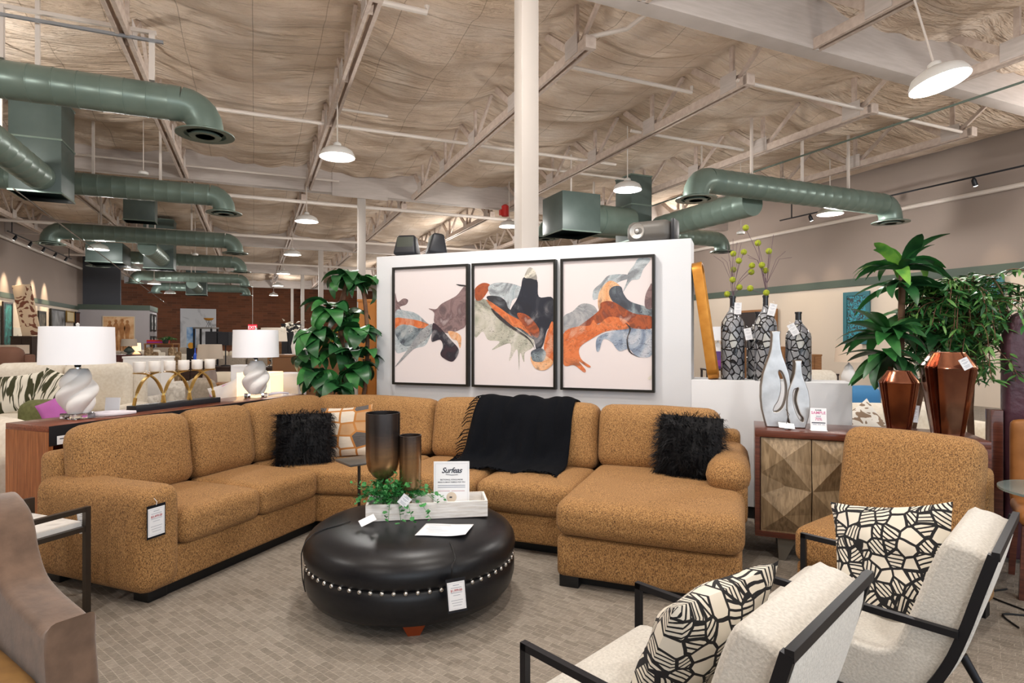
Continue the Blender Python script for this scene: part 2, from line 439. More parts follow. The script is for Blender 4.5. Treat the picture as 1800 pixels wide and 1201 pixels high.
SHADETAUPE = mat('taupe_lampshade', 'b5a798', 0.8); SHADEBLACK = mat('black_lampshade', '1c1c22', 0.7)
SHADELIT = mat('lit_lampshade', 'ffe9c4', 0.8, emit='ffe0b0', estr=1.0)
# ================================================================ the hall
XL, XR, Y0, Y1 = -7.9, 14.8, -8.0, 50.0
ZC = 5.84
mb = MB(); mb.box(XL-6, XR, Y0, Y1, -0.1, 0.0); struct('floor', mb, CARPET)
TX = [-6.85, -4.16, -1.47, 1.22, 3.91, 6.60, 9.29, 11.98, 14.67]
GY = [5.47, 15.6, 25.8, 36.0, 46.2]
def ceil_z(x, y):
    k = (x-TX[0])/2.69; s = (k-math.floor(k))*2-1
    near = min(abs(y-g) for g in GY)
    e = 0.24*(1-s*s)
    pl = 0.0
    wr = 0.07*noise.noise(Vector((x*0.9, y*2.6, 0)))+0.10*noise.noise(Vector((x*0.35+9, y*1.1, 3)))
    wr += 0.055*abs(math.sin(y*1.9+1.2*noise.noise(Vector((x*0.6, y*0.4, 5)))))*(1-s*s)
    if near < 0.9: pl = 0.07*abs(math.sin(x*4.6))*(1-near/0.9)
    return ZC+0.08-e+wr*(1-s**6)-pl
mb = MB()
xs = [XL-6+i*0.135 for i in range(int((XR-XL+6)/0.135)+1)]; ys = []
y = Y0
while y < Y1: ys.append(y); y += 0.12 if y < 16 else (0.2 if y < 28 else 0.5)
ys.append(Y1)
vs = [(x, y, ceil_z(x, y)) for y in ys for x in xs]; nx = len(xs)
mb.add(vs, [(j*nx+i, (j+1)*nx+i, (j+1)*nx+i+1, j*nx+i+1) for j in range(len(ys)-1) for i in range(nx-1)])
tag(obj('ceiling', mb, INSUL, None, 180), kind='structure')
mb = MB(); mb.box(XL-6, XR, Y0, Y1, 6.5, 6.6); struct('ceiling_deck', mb, GIRDERM)

# walls: taupe above the green band, beige below it
mb = MB(); mb.box(XL-0.2, XL, Y0, 35.8, 0, ZC+0.55)
def wall_mat(name, split, up, low):
    m, nt, b = nodes_mat(name, 0.85); n = N(nt); sp = n.new('SeparateXYZ'); n.l(n.coord(), sp.inputs[0])
    n.l(n.mix(n.math('GREATER_THAN', sp.outputs[2], split), low, up), b.inputs['Base Color']); return m
WALLP = wall_mat('two_tone_wall_paint', 3.0, '908279', 'd2c4b4')
struct('wall_left', mb, WALLP)
mb = MB(); mb.box(XL, XL+0.04, Y0, 35.8, 2.92, 3.10); struct('trim_1', mb, GREENT)
mb = MB(); mb.box(XR, XR+0.2, Y0, Y1, 0, ZC+0.55); struct('wall_right', mb, WALLP)
mb = MB(); mb.box(XR-0.04, XR, Y0, Y1, 2.92, 3.12); struct('trim_2', mb, GREENT)
mb = MB(); mb.box(XL-6, XR, Y1, Y1+0.3, 0, ZC+0.55); struct('wall_back', mb, BRICK)
mb = MB(); mb.box(XL-0.2, XL+1.6, 35.8, 36.0, 0, ZC); struct('wall_return', mb, DARKWALL)
mb = MB(); mb.box(XL, -4.9, 34.9, 35.1, 0, 2.95); mb.box(-5.1, -4.9, 35.1, 37.5, 0, 2.95); struct('wall_display', mb, GRAYWALL)
mb = MB(); mb.box(XL, -4.86, 34.86, 35.14, 2.95, 3.2); mb.box(-5.14, -4.86, 35.1, 37.5, 2.95, 3.2); struct('trim_3', mb, GREENT)
mb = MB(); mb.box(XL-0.2, XR+0.2, Y0-0.2, Y0, 4.4, ZC+0.5)
mb.box(XL-0.2, XL+0.6, Y0-0.2, Y0, 0, 4.4); mb.box(XR-0.6, XR+0.2, Y0-0.2, Y0, 0, 4.4); mb.box(XL, XR, Y0-0.2, Y0, 0, 0.3)
struct('wall_front', mb, TAUPE)

# girders, columns
gl = ['painted timber girder nearest the camera, crossing the upper right of the ceiling', 'painted timber girder behind the lamp nearest the green ducts, second across the ceiling',
      'timber girder third across the ceiling, above the palm-like plant at left', 'timber girder fourth across the ceiling deep in the hall', 'timber girder farthest away against the brick wall']
for i, gy in enumerate(GY):
    mb = MB(); mb.box(XL, XR, gy-0.12, gy+0.12, 5.20, 5.88, 0.01)
    if i == 1: mb.box(1.8, 3.2, gy-0.16, gy-0.12, 5.12, 5.8)
    o = obj('ceiling_girder', mb, GIRDERM, None, 30); tag(o, gl[i], 'beam')
    mb = MB(); w = 0.095; mb.box(2.55-w, 2.55+w, gy-w, gy+w, 0.0, 5.20, 0.006)
    o = obj('support_column', mb, CREAMCOL, None, 30)
    tag(o, ['tall cream steel column rising behind the white art partition', 'slim cream column left of the partition, behind the left plant', 'thin far column left of the slim cream one',
            'small far column deep in the hall', 'farthest column by the brick wall'][i], 'column')
# roof trusses
def make_truss(span):
    root = thing('roof_truss', '', 'truss')
    mb = MB(); mb.box(-0.075, -0.03, 1.0, span-0.1, 0, 0.13); mb.box(0.03, 0.075, 1.0, span-0.1, 0, 0.13); mb.box(-0.075, 0.075, 0.98, 1.06, -0.01, 0.15)
    obj('bottom_chord', mb, TRUSSM, root, 30)
    mb = MB(); mb.box(-0.07, 0.07, 0.1, span-0.1, 0.745, 0.86); obj('top_chord', mb, TRUSSM, root, 30)
    nn = 5; st = (span-2.0)/(nn-1)
    for k in range(nn):
        y = 1.35+k*st*0.96
        mb = MB(); mb.bar((0, y, 0.05), (0, y, 0.72), 0.045, 0.07, (0, 1, 0)); obj('web_post', mb, TRUSSM, root, 30)
        mb = MB(); mb.bar((0, y, 0.06), (0, min(y+st*0.42, span-0.15), 0.70), 0.055, 0.10); obj('web_diagonal', mb, TRUSSM, root, 30)
        mb = MB(); mb.bar((0, y, 0.06), (0, max(y-st*0.42, 0.15), 0.70), 0.045, 0.06); obj('web_brace', mb, TRUSSM, root, 30)
        mb = MB(); mb.box(-0.085, -0.076, y-0.16, y+0.16, 0.02, 0.28); mb.box(0.076, 0.085, y-0.16, y+0.16, 0.02, 0.28); obj('nail_plate', mb, GIRDERM, root, 0)
    return root
proto = make_truss(10.13); used = False
ordn = ['leftmost', 'second from the left', 'third from the left', 'fourth from the left', 'fifth from the left', 'sixth from the left', 'seventh from the left', 'rightmost']
bays = ['in the bay nearest the camera', 'between first and second girders', 'between second and third girders', 'between third and fourth girders', 'in the farthest bay']
for bi, gy in enumerate([GY[0]-10.13]+GY[:4]):
    for ti, tx in enumerate(TX[:8]):
        if bi == 0 and ti < 3: continue
        lab = 'pale roof truss %s, %s' % (bays[bi], ordn[ti])
        if not used: o = proto; used = True; o['label'] = lab
        else: o = dup(proto, label=lab)
        o.location = (tx, gy, 5.20); o['group'] = 'roof trusses'

# ---------------------------------------------------------------- pipes and conduits
def pipe(pts, r, m, label, name='sprinkler_pipe', cat='pipe', n=8):
    mb = MB(); mb.tube(pts, r, n); return tag(obj(name, mb, m, None, 40), label, cat)
pipe([(-7.5, 11.3, 5.45), (7.5, 11.3, 5.45)], 0.035, PIPE, 'long painted sprinkler pipe crossing above the nearest green duct')
pipe([(-7.5, 14.9, 5.35), (1.9, 14.9, 5.35)], 0.025, PIPE, 'thin pipe just in front of the second girder at left')
pipe([(-7.5, 16.6, 5.15), (9.0, 16.6, 5.15)], 0.05, PIPE, 'thick painted pipe crossing just beyond the second girder')
pipe([(-7.5, 22.8, 5.15), (9.0, 22.8, 5.15)], 0.05, PIPE, 'painted pipe crossing the hall in the third bay')
pipe([(-7.5, 31.0, 5.15), (9.0, 31.0, 5.15)], 0.05, PIPE, 'painted pipe crossing deep in the fourth bay')
pipe([(6.5, 6.62, 5.30), (11.9, 6.62, 5.30)], 0.028, PIPE, 'white conduit joining two truss ends at upper right', 'conduit')
pipe([(4.0, 7.6, 5.5), (6.5, 7.6, 5.5), (6.5, 7.6, 5.6)], 0.03, PIPE, 'short white pipe with elbow right of the tall column')
pipe([(3.91, 6.5, 5.35), (4.35, 6.3, 5.45), (4.45, 5.9, 5.52), (4.2, 5.62, 5.55)], 0.03, PIPE, 'bent white pipe over the truss end beside the tall column')
pipe([(-0.2, 6.9, 5.42), (1.9, 6.9, 5.42), (1.9, 6.9, 5.5)], 0.035, PIPE, 'short white pipe with elbow at the top left of centre')
pipe([(1.2, 10.6, 5.5), (2.2, 10.6, 5.5)], 0.025, PIPE, 'short thin pipe stub beside the nearest hanging lamp')
pipe([(4.6, 12.4, 5.5), (8.8, 12.4, 5.5)], 0.03, PIPE, 'painted pipe above the right green duct box')
pipe([(6.3, 9.0, 5.3), (9.0, 9.0, 5.3)], 0.03, PIPE, 'white pipe running over the right green duct')
pipe([(9.45, 1.5, 4.95), (9.45, 15.0, 4.95)], 0.017, mat('green_conduit', '5c6a60', 0.5), 'thin dark green conduit slanting across the upper right', 'conduit')
pipe([(XR-0.12, -3, 4.72), (XR-0.12, 24, 4.72)], 0.055, PIPE, 'pale pipe running along the top of the right wall')
pipe([(XL+0.12, 4, 4.95), (XL+0.12, 35, 4.95)], 0.06, PIPE, 'pale pipe running along the top of the left wall')
a = at(24, 8.0, 332); b_ = at(300, 26.0, 540)
pipe([a, b_], 0.010, CHROME, 'thin shiny steel cable slanting down the left side', 'steel_cable', 'cable', 6)
# steel strut frame round the nearest duct
mb = MB(); fr = thing('strut_frame', 'white steel strut frame hung above the nearest left duct', 'frame', (-3.2, 8.6, 4.72))
mb.bar((0.50, -0.06, 0.60), (2.08, -0.06, 0.60), 0.045); obj('top_rail', mb, PIPE, fr)
mb = MB(); mb.bar((0.50, -0.11, 0.48), (2.16, -0.11, 0.48), 0.035); obj('lower_rail', mb, mat('galvanised', 'a8aeb6', 0.35, 0.8), fr)
for x in (0.54, 2.03):
    mb = MB(); mb.box(x-0.03, x+0.03, -0.09, -0.03, 0.0, 0.60); obj('hanger_post', mb, PIPE, fr)

# ---------------------------------------------------------------- green ducts
def elbow(p, d1, d2, r, n=6):
    """points of a quarter bend leaving along d1 and ending along d2"""
    out = []; p = Vector(p); d1 = Vector(d1); d2 = Vector(d2)
    for k in range(n+1):
        a = PI/2*k/n; out.append(p+d1*math.sin(a)*r+d2*(1-math.cos(a))*r)
    return out
def spiral_duct(y, x0, x1, z, dia, label, elbows=(True, True), name='air_duct', grp='green spiral ducts across the hall'):
    r = dia/2; root = thing(name, label, 'duct', ((x0+x1)/2, y, z), 0, grp)
    ox = (x0+x1)/2
    # straight run with raised spiral seams
    mb = MB(); pts = []; rs = []; X0 = x0-ox+(r*1.4 if elbows[0] else 0); X1 = x1-ox-(r*1.4 if elbows[1] else 0)
    k = X0; step = dia*0.55
    while k < X1-step:
        pts += [(k, 0, 0), (k+step-0.022, 0, 0), (k+step-0.014, 0, 0), (k+step-0.004, 0, 0)]; rs += [r, r, r*1.02, r*1.02]; k += step
    pts.append((X1, 0, 0)); rs.append(r)
    mb.tube(pts, rs, 24); obj('duct_run', mb, DUCT, root, 35)
    for flag, sx, X in ((elbows[0], -1, X0), (elbows[1], 1, X1)):
        if not flag: continue
        mb = MB(); e = elbow((X, 0, 0), (sx, 0, 0), (0, 0, -1), r*1.25, 5); e = e+[e[-1]+Vector((0, 0, -0.06))]
        mb.tube(e, r, 24); obj('elbow', mb, DUCT, root, 25)
        c = e[-1]; mb = MB(); R = r*1.62
        mb.lathe([(r*0.98, 0.03), (R, -0.02), (R, -0.035), (r*1.15, -0.03), (r*1.15, 0.0), (r*.98, 0.0)], 32, c); 
        for q in (0.9, 0.55, 0.25):
            mb.lathe([(r*q, -0.045), (r*q*0.72, 0.0), (r*q*0.70, -0.005), (r*q*0.97, -0.055)], 28, c)
        g = obj('diffuser', mb, DUCT, root, 30)
        mb = MB(); mb.lathe([(0.001, 0.005), (r*1.14, 0.004)], 28, c); obj('throat', mb, GRILLE, g, 0)
    for hx in (0.22, 0.5, 0.78):
        X = X0+(X1-X0)*hx; mb = MB(); mb.box(X-0.022, X+0.022, -0.022, 0.022, r*0.97, 5.93-z); obj('hanger_post', mb, PIPE, root, 0)
    return root
ZD = 4.5
spiral_duct(8.6, -7.6, -0.55, ZD, 0.43, 'largest green duct at upper left ending in a round diffuser', (False, True))
spiral_duct(13.8, -4.9, -0.55, ZD, 0.43, 'green duct second from the camera at left, from the tall plenum box', (False, True))
spiral_duct(20.0, -5.2, -0.5, ZD, 0.46, 'green duct third from the camera at left, bent down at both ends')
spiral_duct(25.5, -5.2, -0.45, ZD, 0.46, 'green duct fourth from the camera at left, behind the third')
spiral_duct(32.5, -5.2, -0.4, ZD, 0.46, 'green duct fifth from the camera at left, low over the far aisle')
spiral_duct(39.0, -5.2, -0.4, ZD, 0.46, 'farthest green duct at left in front of the brick wall')
spiral_duct(8.75, 7.55, 13.15, ZD, 0.47, 'long green duct at right with a diffuser at each end')
spiral_duct(13.8, 6.95, 13.0, ZD, 0.45, 'farther green duct at right, seen just above the partition')
def trunk(x, ya, yb, z, dia, label):
    mb = MB(); pts = []; rs = []; y = ya
    while y < yb-0.3:
        pts += [(x, y, z), (x, y+0.27, z), (x, y+0.28, z), (x, y+0.295, z)]; rs += [dia/2, dia/2, dia*.51, dia*.51]; y += 0.3
    pts.append((x, yb, z)); rs.append(dia/2); mb.tube(pts, rs, 24)
    root = thing('trunk_duct', label, 'duct', (x, (ya+yb)/2, z)); mb.v = [v_-Vector((x, (ya+yb)/2, z)) for v_ in mb.v]; obj('duct_run', mb, DUCT, root, 35)
    mb = MB(); mb.box(-0.015, 0.015, -0.015, 0.015, dia*0.48, 5.95-z); obj('hanger_rod', mb, PIPE, root, 0); return root
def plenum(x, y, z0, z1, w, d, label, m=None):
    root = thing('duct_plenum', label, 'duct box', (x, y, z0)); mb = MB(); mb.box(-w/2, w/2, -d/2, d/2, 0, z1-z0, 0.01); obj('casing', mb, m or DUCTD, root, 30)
    for zz in (0.0, 0.9, z1-z0-0.03):
        if 0.5 < zz < 1.0 and z1-z0 < 1.3: continue
        mb = MB(); mb.box(-w/2-0.012, w/2+0.012, -d/2-0.012, d/2+0.012, zz, zz+0.03); obj('flange', mb, DUCT, root, 0)
    mb = MB(); mb.box(-0.015, 0.015, -0.015, 0.015, z1-z0-0.02, 5.95-z0); obj('hanger_rod', mb, PIPE, root, 0)
    return root
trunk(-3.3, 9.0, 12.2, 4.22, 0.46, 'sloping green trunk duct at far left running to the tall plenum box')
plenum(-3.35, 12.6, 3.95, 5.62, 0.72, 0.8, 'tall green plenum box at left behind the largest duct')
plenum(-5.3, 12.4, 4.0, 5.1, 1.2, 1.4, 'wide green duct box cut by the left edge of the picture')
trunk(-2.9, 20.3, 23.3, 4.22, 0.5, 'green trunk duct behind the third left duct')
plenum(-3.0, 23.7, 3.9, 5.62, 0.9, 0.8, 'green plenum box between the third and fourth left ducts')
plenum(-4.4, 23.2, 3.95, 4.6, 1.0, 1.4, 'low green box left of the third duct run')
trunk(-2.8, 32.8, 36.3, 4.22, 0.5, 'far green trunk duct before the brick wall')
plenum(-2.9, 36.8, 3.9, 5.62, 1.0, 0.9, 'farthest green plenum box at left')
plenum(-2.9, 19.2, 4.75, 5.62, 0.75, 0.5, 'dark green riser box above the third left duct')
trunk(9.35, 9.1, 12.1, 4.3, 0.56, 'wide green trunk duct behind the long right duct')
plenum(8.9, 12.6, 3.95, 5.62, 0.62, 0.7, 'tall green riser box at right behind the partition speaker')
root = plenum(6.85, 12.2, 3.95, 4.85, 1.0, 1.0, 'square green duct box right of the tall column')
mb = MB(); mb.tube([(7.35, 12.3, 4.4), (7.7, 12.3, 4.4), (7.71, 12.3, 4.4), (8.6, 12.3, 4.4)], [.34, .34, .36, .34], 24)
tag(obj('duct_sleeve', mb, DUCT, None, 35), 'round green duct joining the square box to the tall riser', 'duct')
def hanger(x, y, z0, z1, label):
    mb = MB(); mb.box(x-0.025, x+0.025, y-0.025, y+0.025, z0, z1); tag(obj('duct_hanger', mb, PIPE, None, 0), label, 'hanger', 'painted duct hangers')
for i, (x, y) in enumerate([]):
    hanger(x, y, 4.7, 5.7, 'white hanger post over the long right duct, %s of three' % ['left', 'middle', 'right'][i])
for i, (x, y) in enumerate([]):
    hanger(x, y, 4.7, 5.8, 'white hanger post over the second left duct, %s one' % ['left', 'right'][i])
for i, (x, y) in enumerate([]):
    hanger(x, y, 4.7, 5.8, 'hanger post over the third left duct, %s of three' % ['left', 'middle', 'right'][i])

# ---------------------------------------------------------------- hanging lamps
def make_pendant():
    root = thing('pendant_lamp', '', 'pendant lamp')
    mb = MB(); mb.lathe([(0.255, 0.0), (0.27, 0.0), (0.272, 0.02), (0.262, 0.05), (0.235, 0.10), (0.17, 0.14), (0.10, 0.165), (0.065, 0.18), (0.06, 0.22), (0.03, 0.24), (0.001, 0.245),
                         (0.001, 0.20), (0.05, 0.17), (0.16, 0.125), (0.225, 0.085), (0.25, 0.045), (0.255, 0.0)], 32)
    obj('lamp_shade', mb, DOMEW, root, 50)
    mb = MB(); mb.lathe([(0.001, 0.02), (0.24, 0.02), (0.245, 0.03), (0.001, 0.035)], 28); obj('lamp_lens', mb, GLOW, root, 60)
    mb = MB(); mb.tube([(0, 0, 0.24), (0, 0, 1.25)], 0.011, 8); obj('hanging_rod', mb, PIPE, root)
    return root
PP = make_pendant(); first = True
lamps = [(at(593, 9.37), 4.385, 'hanging dome lamp largest at left of centre, below the fourth truss', 0.80),
 (at(539, 14.4), 4.36, 'hanging dome lamp second in the receding row left of centre', 0.8),
 (at(514, 19.8), 4.32, 'hanging dome lamp third in the receding row left of centre', 0.8),
 (at(498, 25.4), 4.30, 'hanging dome lamp fourth in the receding row left of centre', 0.8),
 (at(488.5, 31), 4.28, 'small hanging dome lamp fifth in the receding row before the brick wall', 0.8),
 (at(481, 37), 4.22, 'smallest hanging dome lamp ending the receding row', 0.8),
 (at(1103, 11.5), 4.40, 'hanging dome lamp in front of the green riser box', 0.8),
 (at(895, 16.3), 4.60, 'hanging dome lamp with red fitting left of the tall column', 0.6),
 (at(1652, 6.0), 4.10, 'largest hanging dome lamp, tilted, at upper right', 1.08),
 (at(1459, 13.4), 4.33, 'hanging dome lamp below the long right duct', 0.8),
 (at(173, 17.3), 4.12, 'hanging dome lamp nearest in the left row below the ducts', 1.1),
 (at(233, 22.02), 4.08, 'hanging dome lamp second in the left row below the ducts', 1.1),
 (at(271, 27.4), 4.05, 'hanging dome lamp third in the left row below the ducts', 1.1),
 (at(299, 32.4), 4.00, 'hanging dome lamp last in the left row below the ducts', 1.1)]
for p, z, lab, L in lamps:
    if first: o = PP; first = False; o['label'] = lab; o['group'] = 'hanging dome lamps'
    else: o = dup(PP, label=lab, group='hanging dome lamps')
    o.location = (p.x, p.y, z)
    if 'largest hanging' in lab: o.rotation_euler = Matrix.Rotation(math.radians(-13), 3, Vector((0.863, 0.506, 0))).to_euler()
    light('lamp_light', 'POINT', (p.x, p.y, z-0.12), 185 if p.y < 15 else 125, (1.0, 0.965, 0.925), 0.16)
# the same lamp grid goes on over and behind the photographer
for gx, gy in ((1.2, 4.2), (1.2, -1.3), (-4.2, 9.7), (-4.2, 4.2), (6.7, -1.3), (12.2, 4.2), (6.7, 20.7), (12.2, 15.2), (-4.2, -1.3), (6.7, 26), (6.7, 34), (2.0, 43)):
    light('lamp_light', 'POINT', (gx, gy, 4.25), 185, (1.0, 0.965, 0.92), 0.16)
p = at(895, 16.3)
mb = MB(); mb.lathe([(0.001, 0), (0.10, 0.02), (0.10, 0.30), (0.05, 0.34), (0.001, 0.35)], 14, (p.x-0.12, p.y, 4.86)); mb.box(p.x-0.28, p.x-0.21, p.y-0.05, p.y+0.05, 4.9, 5.05)
tag(obj('alarm_bell', mb, mat('alarm_red', 'b8201c', 0.4), None, 40), 'red alarm fitting above the lamp left of the tall column', 'alarm')
def small_sensor(px, d, py, label):
    p = at(px, d); z = zat(py, d); root = thing('ceiling_sensor', label, 'sensor', (p.x, p.y, z), 0, 'hanging sensors')
    mb = MB(); mb.lathe([(0.001, -0.04), (0.085, -0.035), (0.09, 0.01), (0.05, 0.04), (0.001, 0.045)], 16); obj('sensor_body', mb, DOMEW, root, 40)
    mb = MB(); mb.tube([(0, 0, 0.04), (0, 0, 5.9-z)], 0.008, 6); obj('hanging_rod', mb, PIPE, root)
small_sensor(252, 11.5, 304, 'small white sensor hanging between the two nearest left ducts')
small_sensor(343, 19.0, 447, 'small white sensor hanging below the third left duct')
small_sensor(1302, 13.5, 409, 'small white sensor hanging right of the partition speaker')

# exit sign
p = at(444, 36.0); z = zat(576, 36.0)
root = thing('exit_sign', 'small red exit sign hanging before the brick wall', 'sign', (p.x, p.y, z), -YAW)
mb = MB(); mb.box(-0.26, 0.26, -0.04, 0.04, -0.19, 0.19); obj('sign_panel', mb, mat('exit_red', 'd8283a', 0.5, emit='ff2c44', estr=0.5), root)
obj('sign_text', mb_from(text_mesh('EXIT', 0.26, 0.002), T(0, -0.045, 0, PI/2)), mat('exit_white', 'ffd8d8', 0.5, emit='ffe0e0', estr=1.0), root, 0)
mb = MB(); mb.tube([(0, 0, 0.19), (0, 0, 5.9-z)], 0.012, 6); obj('hanging_rod', mb, PIPE, root)

# track lights along both walls
def track(x, y0, y1, n, side, label, en):
    root = thing('track_light', label, 'track light', (x, (y0+y1)/2, 4.9)); L = (y1-y0)/2
    mb = MB(); mb.box(-0.02, 0.02, -L, L, 0, 0.03); obj('track_rail', mb, SPKBLACK, root)
    for yy in (-L*0.9, L*0.9): mb = MB(); mb.box(-0.012, 0.012, yy-0.012, yy+0.012, 0.03, 1.05); obj('drop_rod', mb, SPKBLACK, root)
    for k in range(n):
        y = -L+(k+0.5)*2*L/n
        mb = MB(); mb.tube([(0, y, 0), (side*0.0, y, -0.05), (side*0.06, y, -0.16)], [0.02, 0.045, 0.05], 12); h = obj('spot_head', mb, SPKBLACK, root)
        mb = MB(); mb.lathe([(0.001, 0), (0.04, 0)], 12, (0, 0, 0), T(side*0.064, y, -0.168, 0, -side*0.5)); obj('spot_lens', mb, GLOW, h)
        light('spot_light', 'SPOT', (x+side*0.08, (y0+y1)/2+y, 4.68), en, (1.0, 0.80, 0.55), 0.03, (x+side*0.60, (y0+y1)/2+y, 3.2), 38, 0.9)
track(XL+0.75, 23.5, 30.6, 5, -1, 'black track with small spots along the left wall', 650)
track(XR-0.9, 4.5, 12.5, 4, 1, 'black track with small spots along the right wall', 70)
# showroom spots clipped under the near trusses, out of view above, light the display
for (x, y, tx, ty, tz, e) in ((-0.9, 3.6, 2.6, 4.9, 1.2, 150), (1.2, 3.0, 3.4, 4.0, 0.6, 90), (3.9, 1.2, 5.0, 2.2, 0.6, 100), (1.2, 1.6, 1.9, 2.6, 0.4, 210), (-1.3, 2.6, -1.0, 4.4, 0.5, 160), (3.9, 0.2, 2.6, 0.6, 0.5, 60)):
    light('spot_light', 'SPOT', (x, y, 5.0), e, (1.0, 0.94, 0.86), 0.05, (tx, ty, tz), 75, 0.8)
# ================================================================ white art partition
mb = MB(); 
A = lambda u0, u1, v0, v1, z0, z1, b=0.0: mb.box(u0, u1, v0, v1, z0, z1, b, 2)
PV = 5.30
root = thing('display_partition', 'white partition behind the sofa with a tall panel and a low ledge at right', 'partition', S(-1.5, PV+0.15), SROT)
mb = MB(Matrix.Translation((1.5, -(PV+0.15), 0)))
mb.box(-3.62, -0.417, PV, PV+0.30, 0.10, 2.37, 0.006); o = obj('tall_panel', mb, WHITEWALL, root, 30)
mb = MB(Matrix.Translation((1.5, -(PV+0.15), 0))); mb.box(-0.417, 0.80, PV, PV+0.36, 0.10, 1.15, 0.006); obj('low_ledge', mb, WHITEWALL, root, 30)
mb = MB(Matrix.Translation((1.5, -(PV+0.15), 0))); mb.box(-3.60, 0.78, PV+0.02, PV+0.28, 0.0, 0.10); obj('kick_base', mb, BLACKP, root, 0)

# three framed ink abstracts
CANVAS = mat('art_canvas', 'dfd6d6', 0.7)
INKS = {'mauve': ('8a7272', '6c5658'), 'slate': ('4c525c', '7d8a90'), 'navy': ('1c202e', '33353e'), 'char': ('33343a', '54585e'), 'sage': ('a3a394', 'b9b6a8'), 'grey': ('a2a4a6', '8b8e92'),
        'mist': ('b8c0c4', '97a4aa'), 'orange': ('d97b48', 'c2602e'), 'rust': ('a8532c', '7a3a26'), 'peach': ('e6b48a', 'd89a68'), 'taupe': ('a08e88', 'b8aaa6'), 'blue': ('7d8ba0', '98a4b4'), 'plum': ('3a2730', '20202c'), 'cream': ('cfcabc', 'e0d8cc'), 'line': ('3a3638', '2a2628')}
def ink_mat(k, a, b2):
    m, nt, b = nodes_mat('ink_'+k, 0.65); n = N(nt); v = n.coord()
    f = n.noise(v, 3.2, 5, 1.8); g = n.noise(n.coord((1, 1, 2.2), (0, 0.7, 0)), 5.5, 3, 2.5)
    mixc = lambda x, y, t: ''.join('%02x' % round(int(x[i:i+2], 16)*(1-t)+int(y[i:i+2], 16)*t) for i in (0, 2, 4))
    c = n.ramp(f, [(0.36, mixc(a, '1c1a20', 0.35)), (0.47, a), (0.55, b2), (0.66, mixc(b2, 'e4dcda', 0.45))])
    c = n.mix(n.math('MULTIPLY', n.math('GREATER_THAN', n.math('ABSOLUTE', n.math('SUBTRACT', g, 0.5)), 0.012), 0.0), c, a)
    c = n.mix(n.math('LESS_THAN', n.math('ABSOLUTE', n.math('SUBTRACT', g, 0.52)), 0.006), c, mixc(a, '1c1a20', 0.5))
    n.l(c, b.inputs['Base Color']); return m
INKM = {k: ink_mat(k, a, b2) for k, (a, b2) in INKS.items()}
def art(uc, w, h, zc, label, shapes, x0, x1, ytl, ybl, ytr, ybr):
    root = thing('framed_art', label, 'wall art', S(uc, PV-0.03, zc), SROT, 'framed ink abstracts on the white partition')
    mb = MB(); f = 0.022
    for (a, b_, c, d_) in ((-w/2, w/2, h/2-f, h/2), (-w/2, w/2, -h/2, -h/2+f), (-w/2, -w/2+f, -h/2+f, h/2-f), (w/2-f, w/2, -h/2+f, h/2-f)):
        mb.box(a, b_, -0.03, 0.03, c, d_)
    obj('art_frame', mb, FRAMEB, root, 0)
    mb = MB(); mb.box(-w/2+f, w/2-f, -0.010, 0.02, -h/2+f, h/2-f); obj('canvas', mb, CANVAS, root, 0)
    W = w-2*f-0.006; Hh = h-2*f-0.006
    names = []
    mbs = MB(); mi = []
    for k, (ink, pts) in enumerate(shapes):
        q = []
        for (px, py) in pts:
            a = (px-x0)/(x1-x0); t = ytl+(ytr-ytl)*a; bb = ybl+(ybr-ybl)*a
            a = a*1.0; v_ = (py-t)/(bb-t)
            a = min(1, max(0, a)); v_ = min(1, max(0, v_)); q.append((-W/2+a*W, Hh/2-v_*Hh))
        me = curve_mesh([[(min(W/2, max(-W/2, p[0])), min(Hh/2, max(-Hh/2, p[1]))) for p in smooth_loop(q, 5)]], 0.0)
        if ink not in names: names.append(ink)
        mbs.cur = names.index(ink)
        mbs.add([v.co.copy() for v in me.vertices], [list(p.vertices) for p in me.polygons], Matrix.Translation((0, -0.0105-0.0004*k, 0)) @ Matrix.Rotation(PI/2, 4, 'X'))
        bpy.data.meshes.remove(me)
    obj('ink_painting', mbs, [INKM[x] for x in names], root, 0)
# coordinates below read off the canvas of each picture (pixels of an enlarged crop)
art(-2.955, .87, 1.21, 1.635, 'left of the three black-framed ink abstracts on the white partition', [
 ('mauve', [(286, 405), (300, 450), (330, 432), (355, 440), (345, 465), (312, 478), (322, 505), (286, 540)]),
 ('mist', [(286, 510), (340, 498), (400, 515), (450, 560), (480, 590), (450, 680), (400, 700), (340, 720), (286, 712)]),
 ('orange', [(286, 540), (340, 540), (420, 555), (470, 580), (430, 600), (360, 575), (286, 600)]),
 ('slate', [(286, 600), (330, 572), (400, 592), (470, 585), (520, 545), (480, 620), (420, 670), (340, 690), (300, 650)]),
 ('mauve', [(462, 487), (500, 490), (530, 460), (600, 420), (650, 372), (650, 560), (620, 600), (560, 620), (520, 600), (490, 560), (490, 510)]),
 ('peach', [(560, 610), (600, 615), (625, 640), (620, 700), (605, 660), (580, 650)]),
 ('grey', [(286, 805), (360, 700), (420, 610), (480, 570), (460, 640), (380, 710)]),
 ('plum', [(486, 565), (520, 590), (570, 650), (614, 710), (585, 770), (540, 755), (522, 730), (535, 690), (520, 655), (478, 665), (480, 610)]),
 ('line', [(600, 358), (625, 360), (650, 364), (650, 370), (620, 368)])], 286, 650, 277, 885, 264, 890)
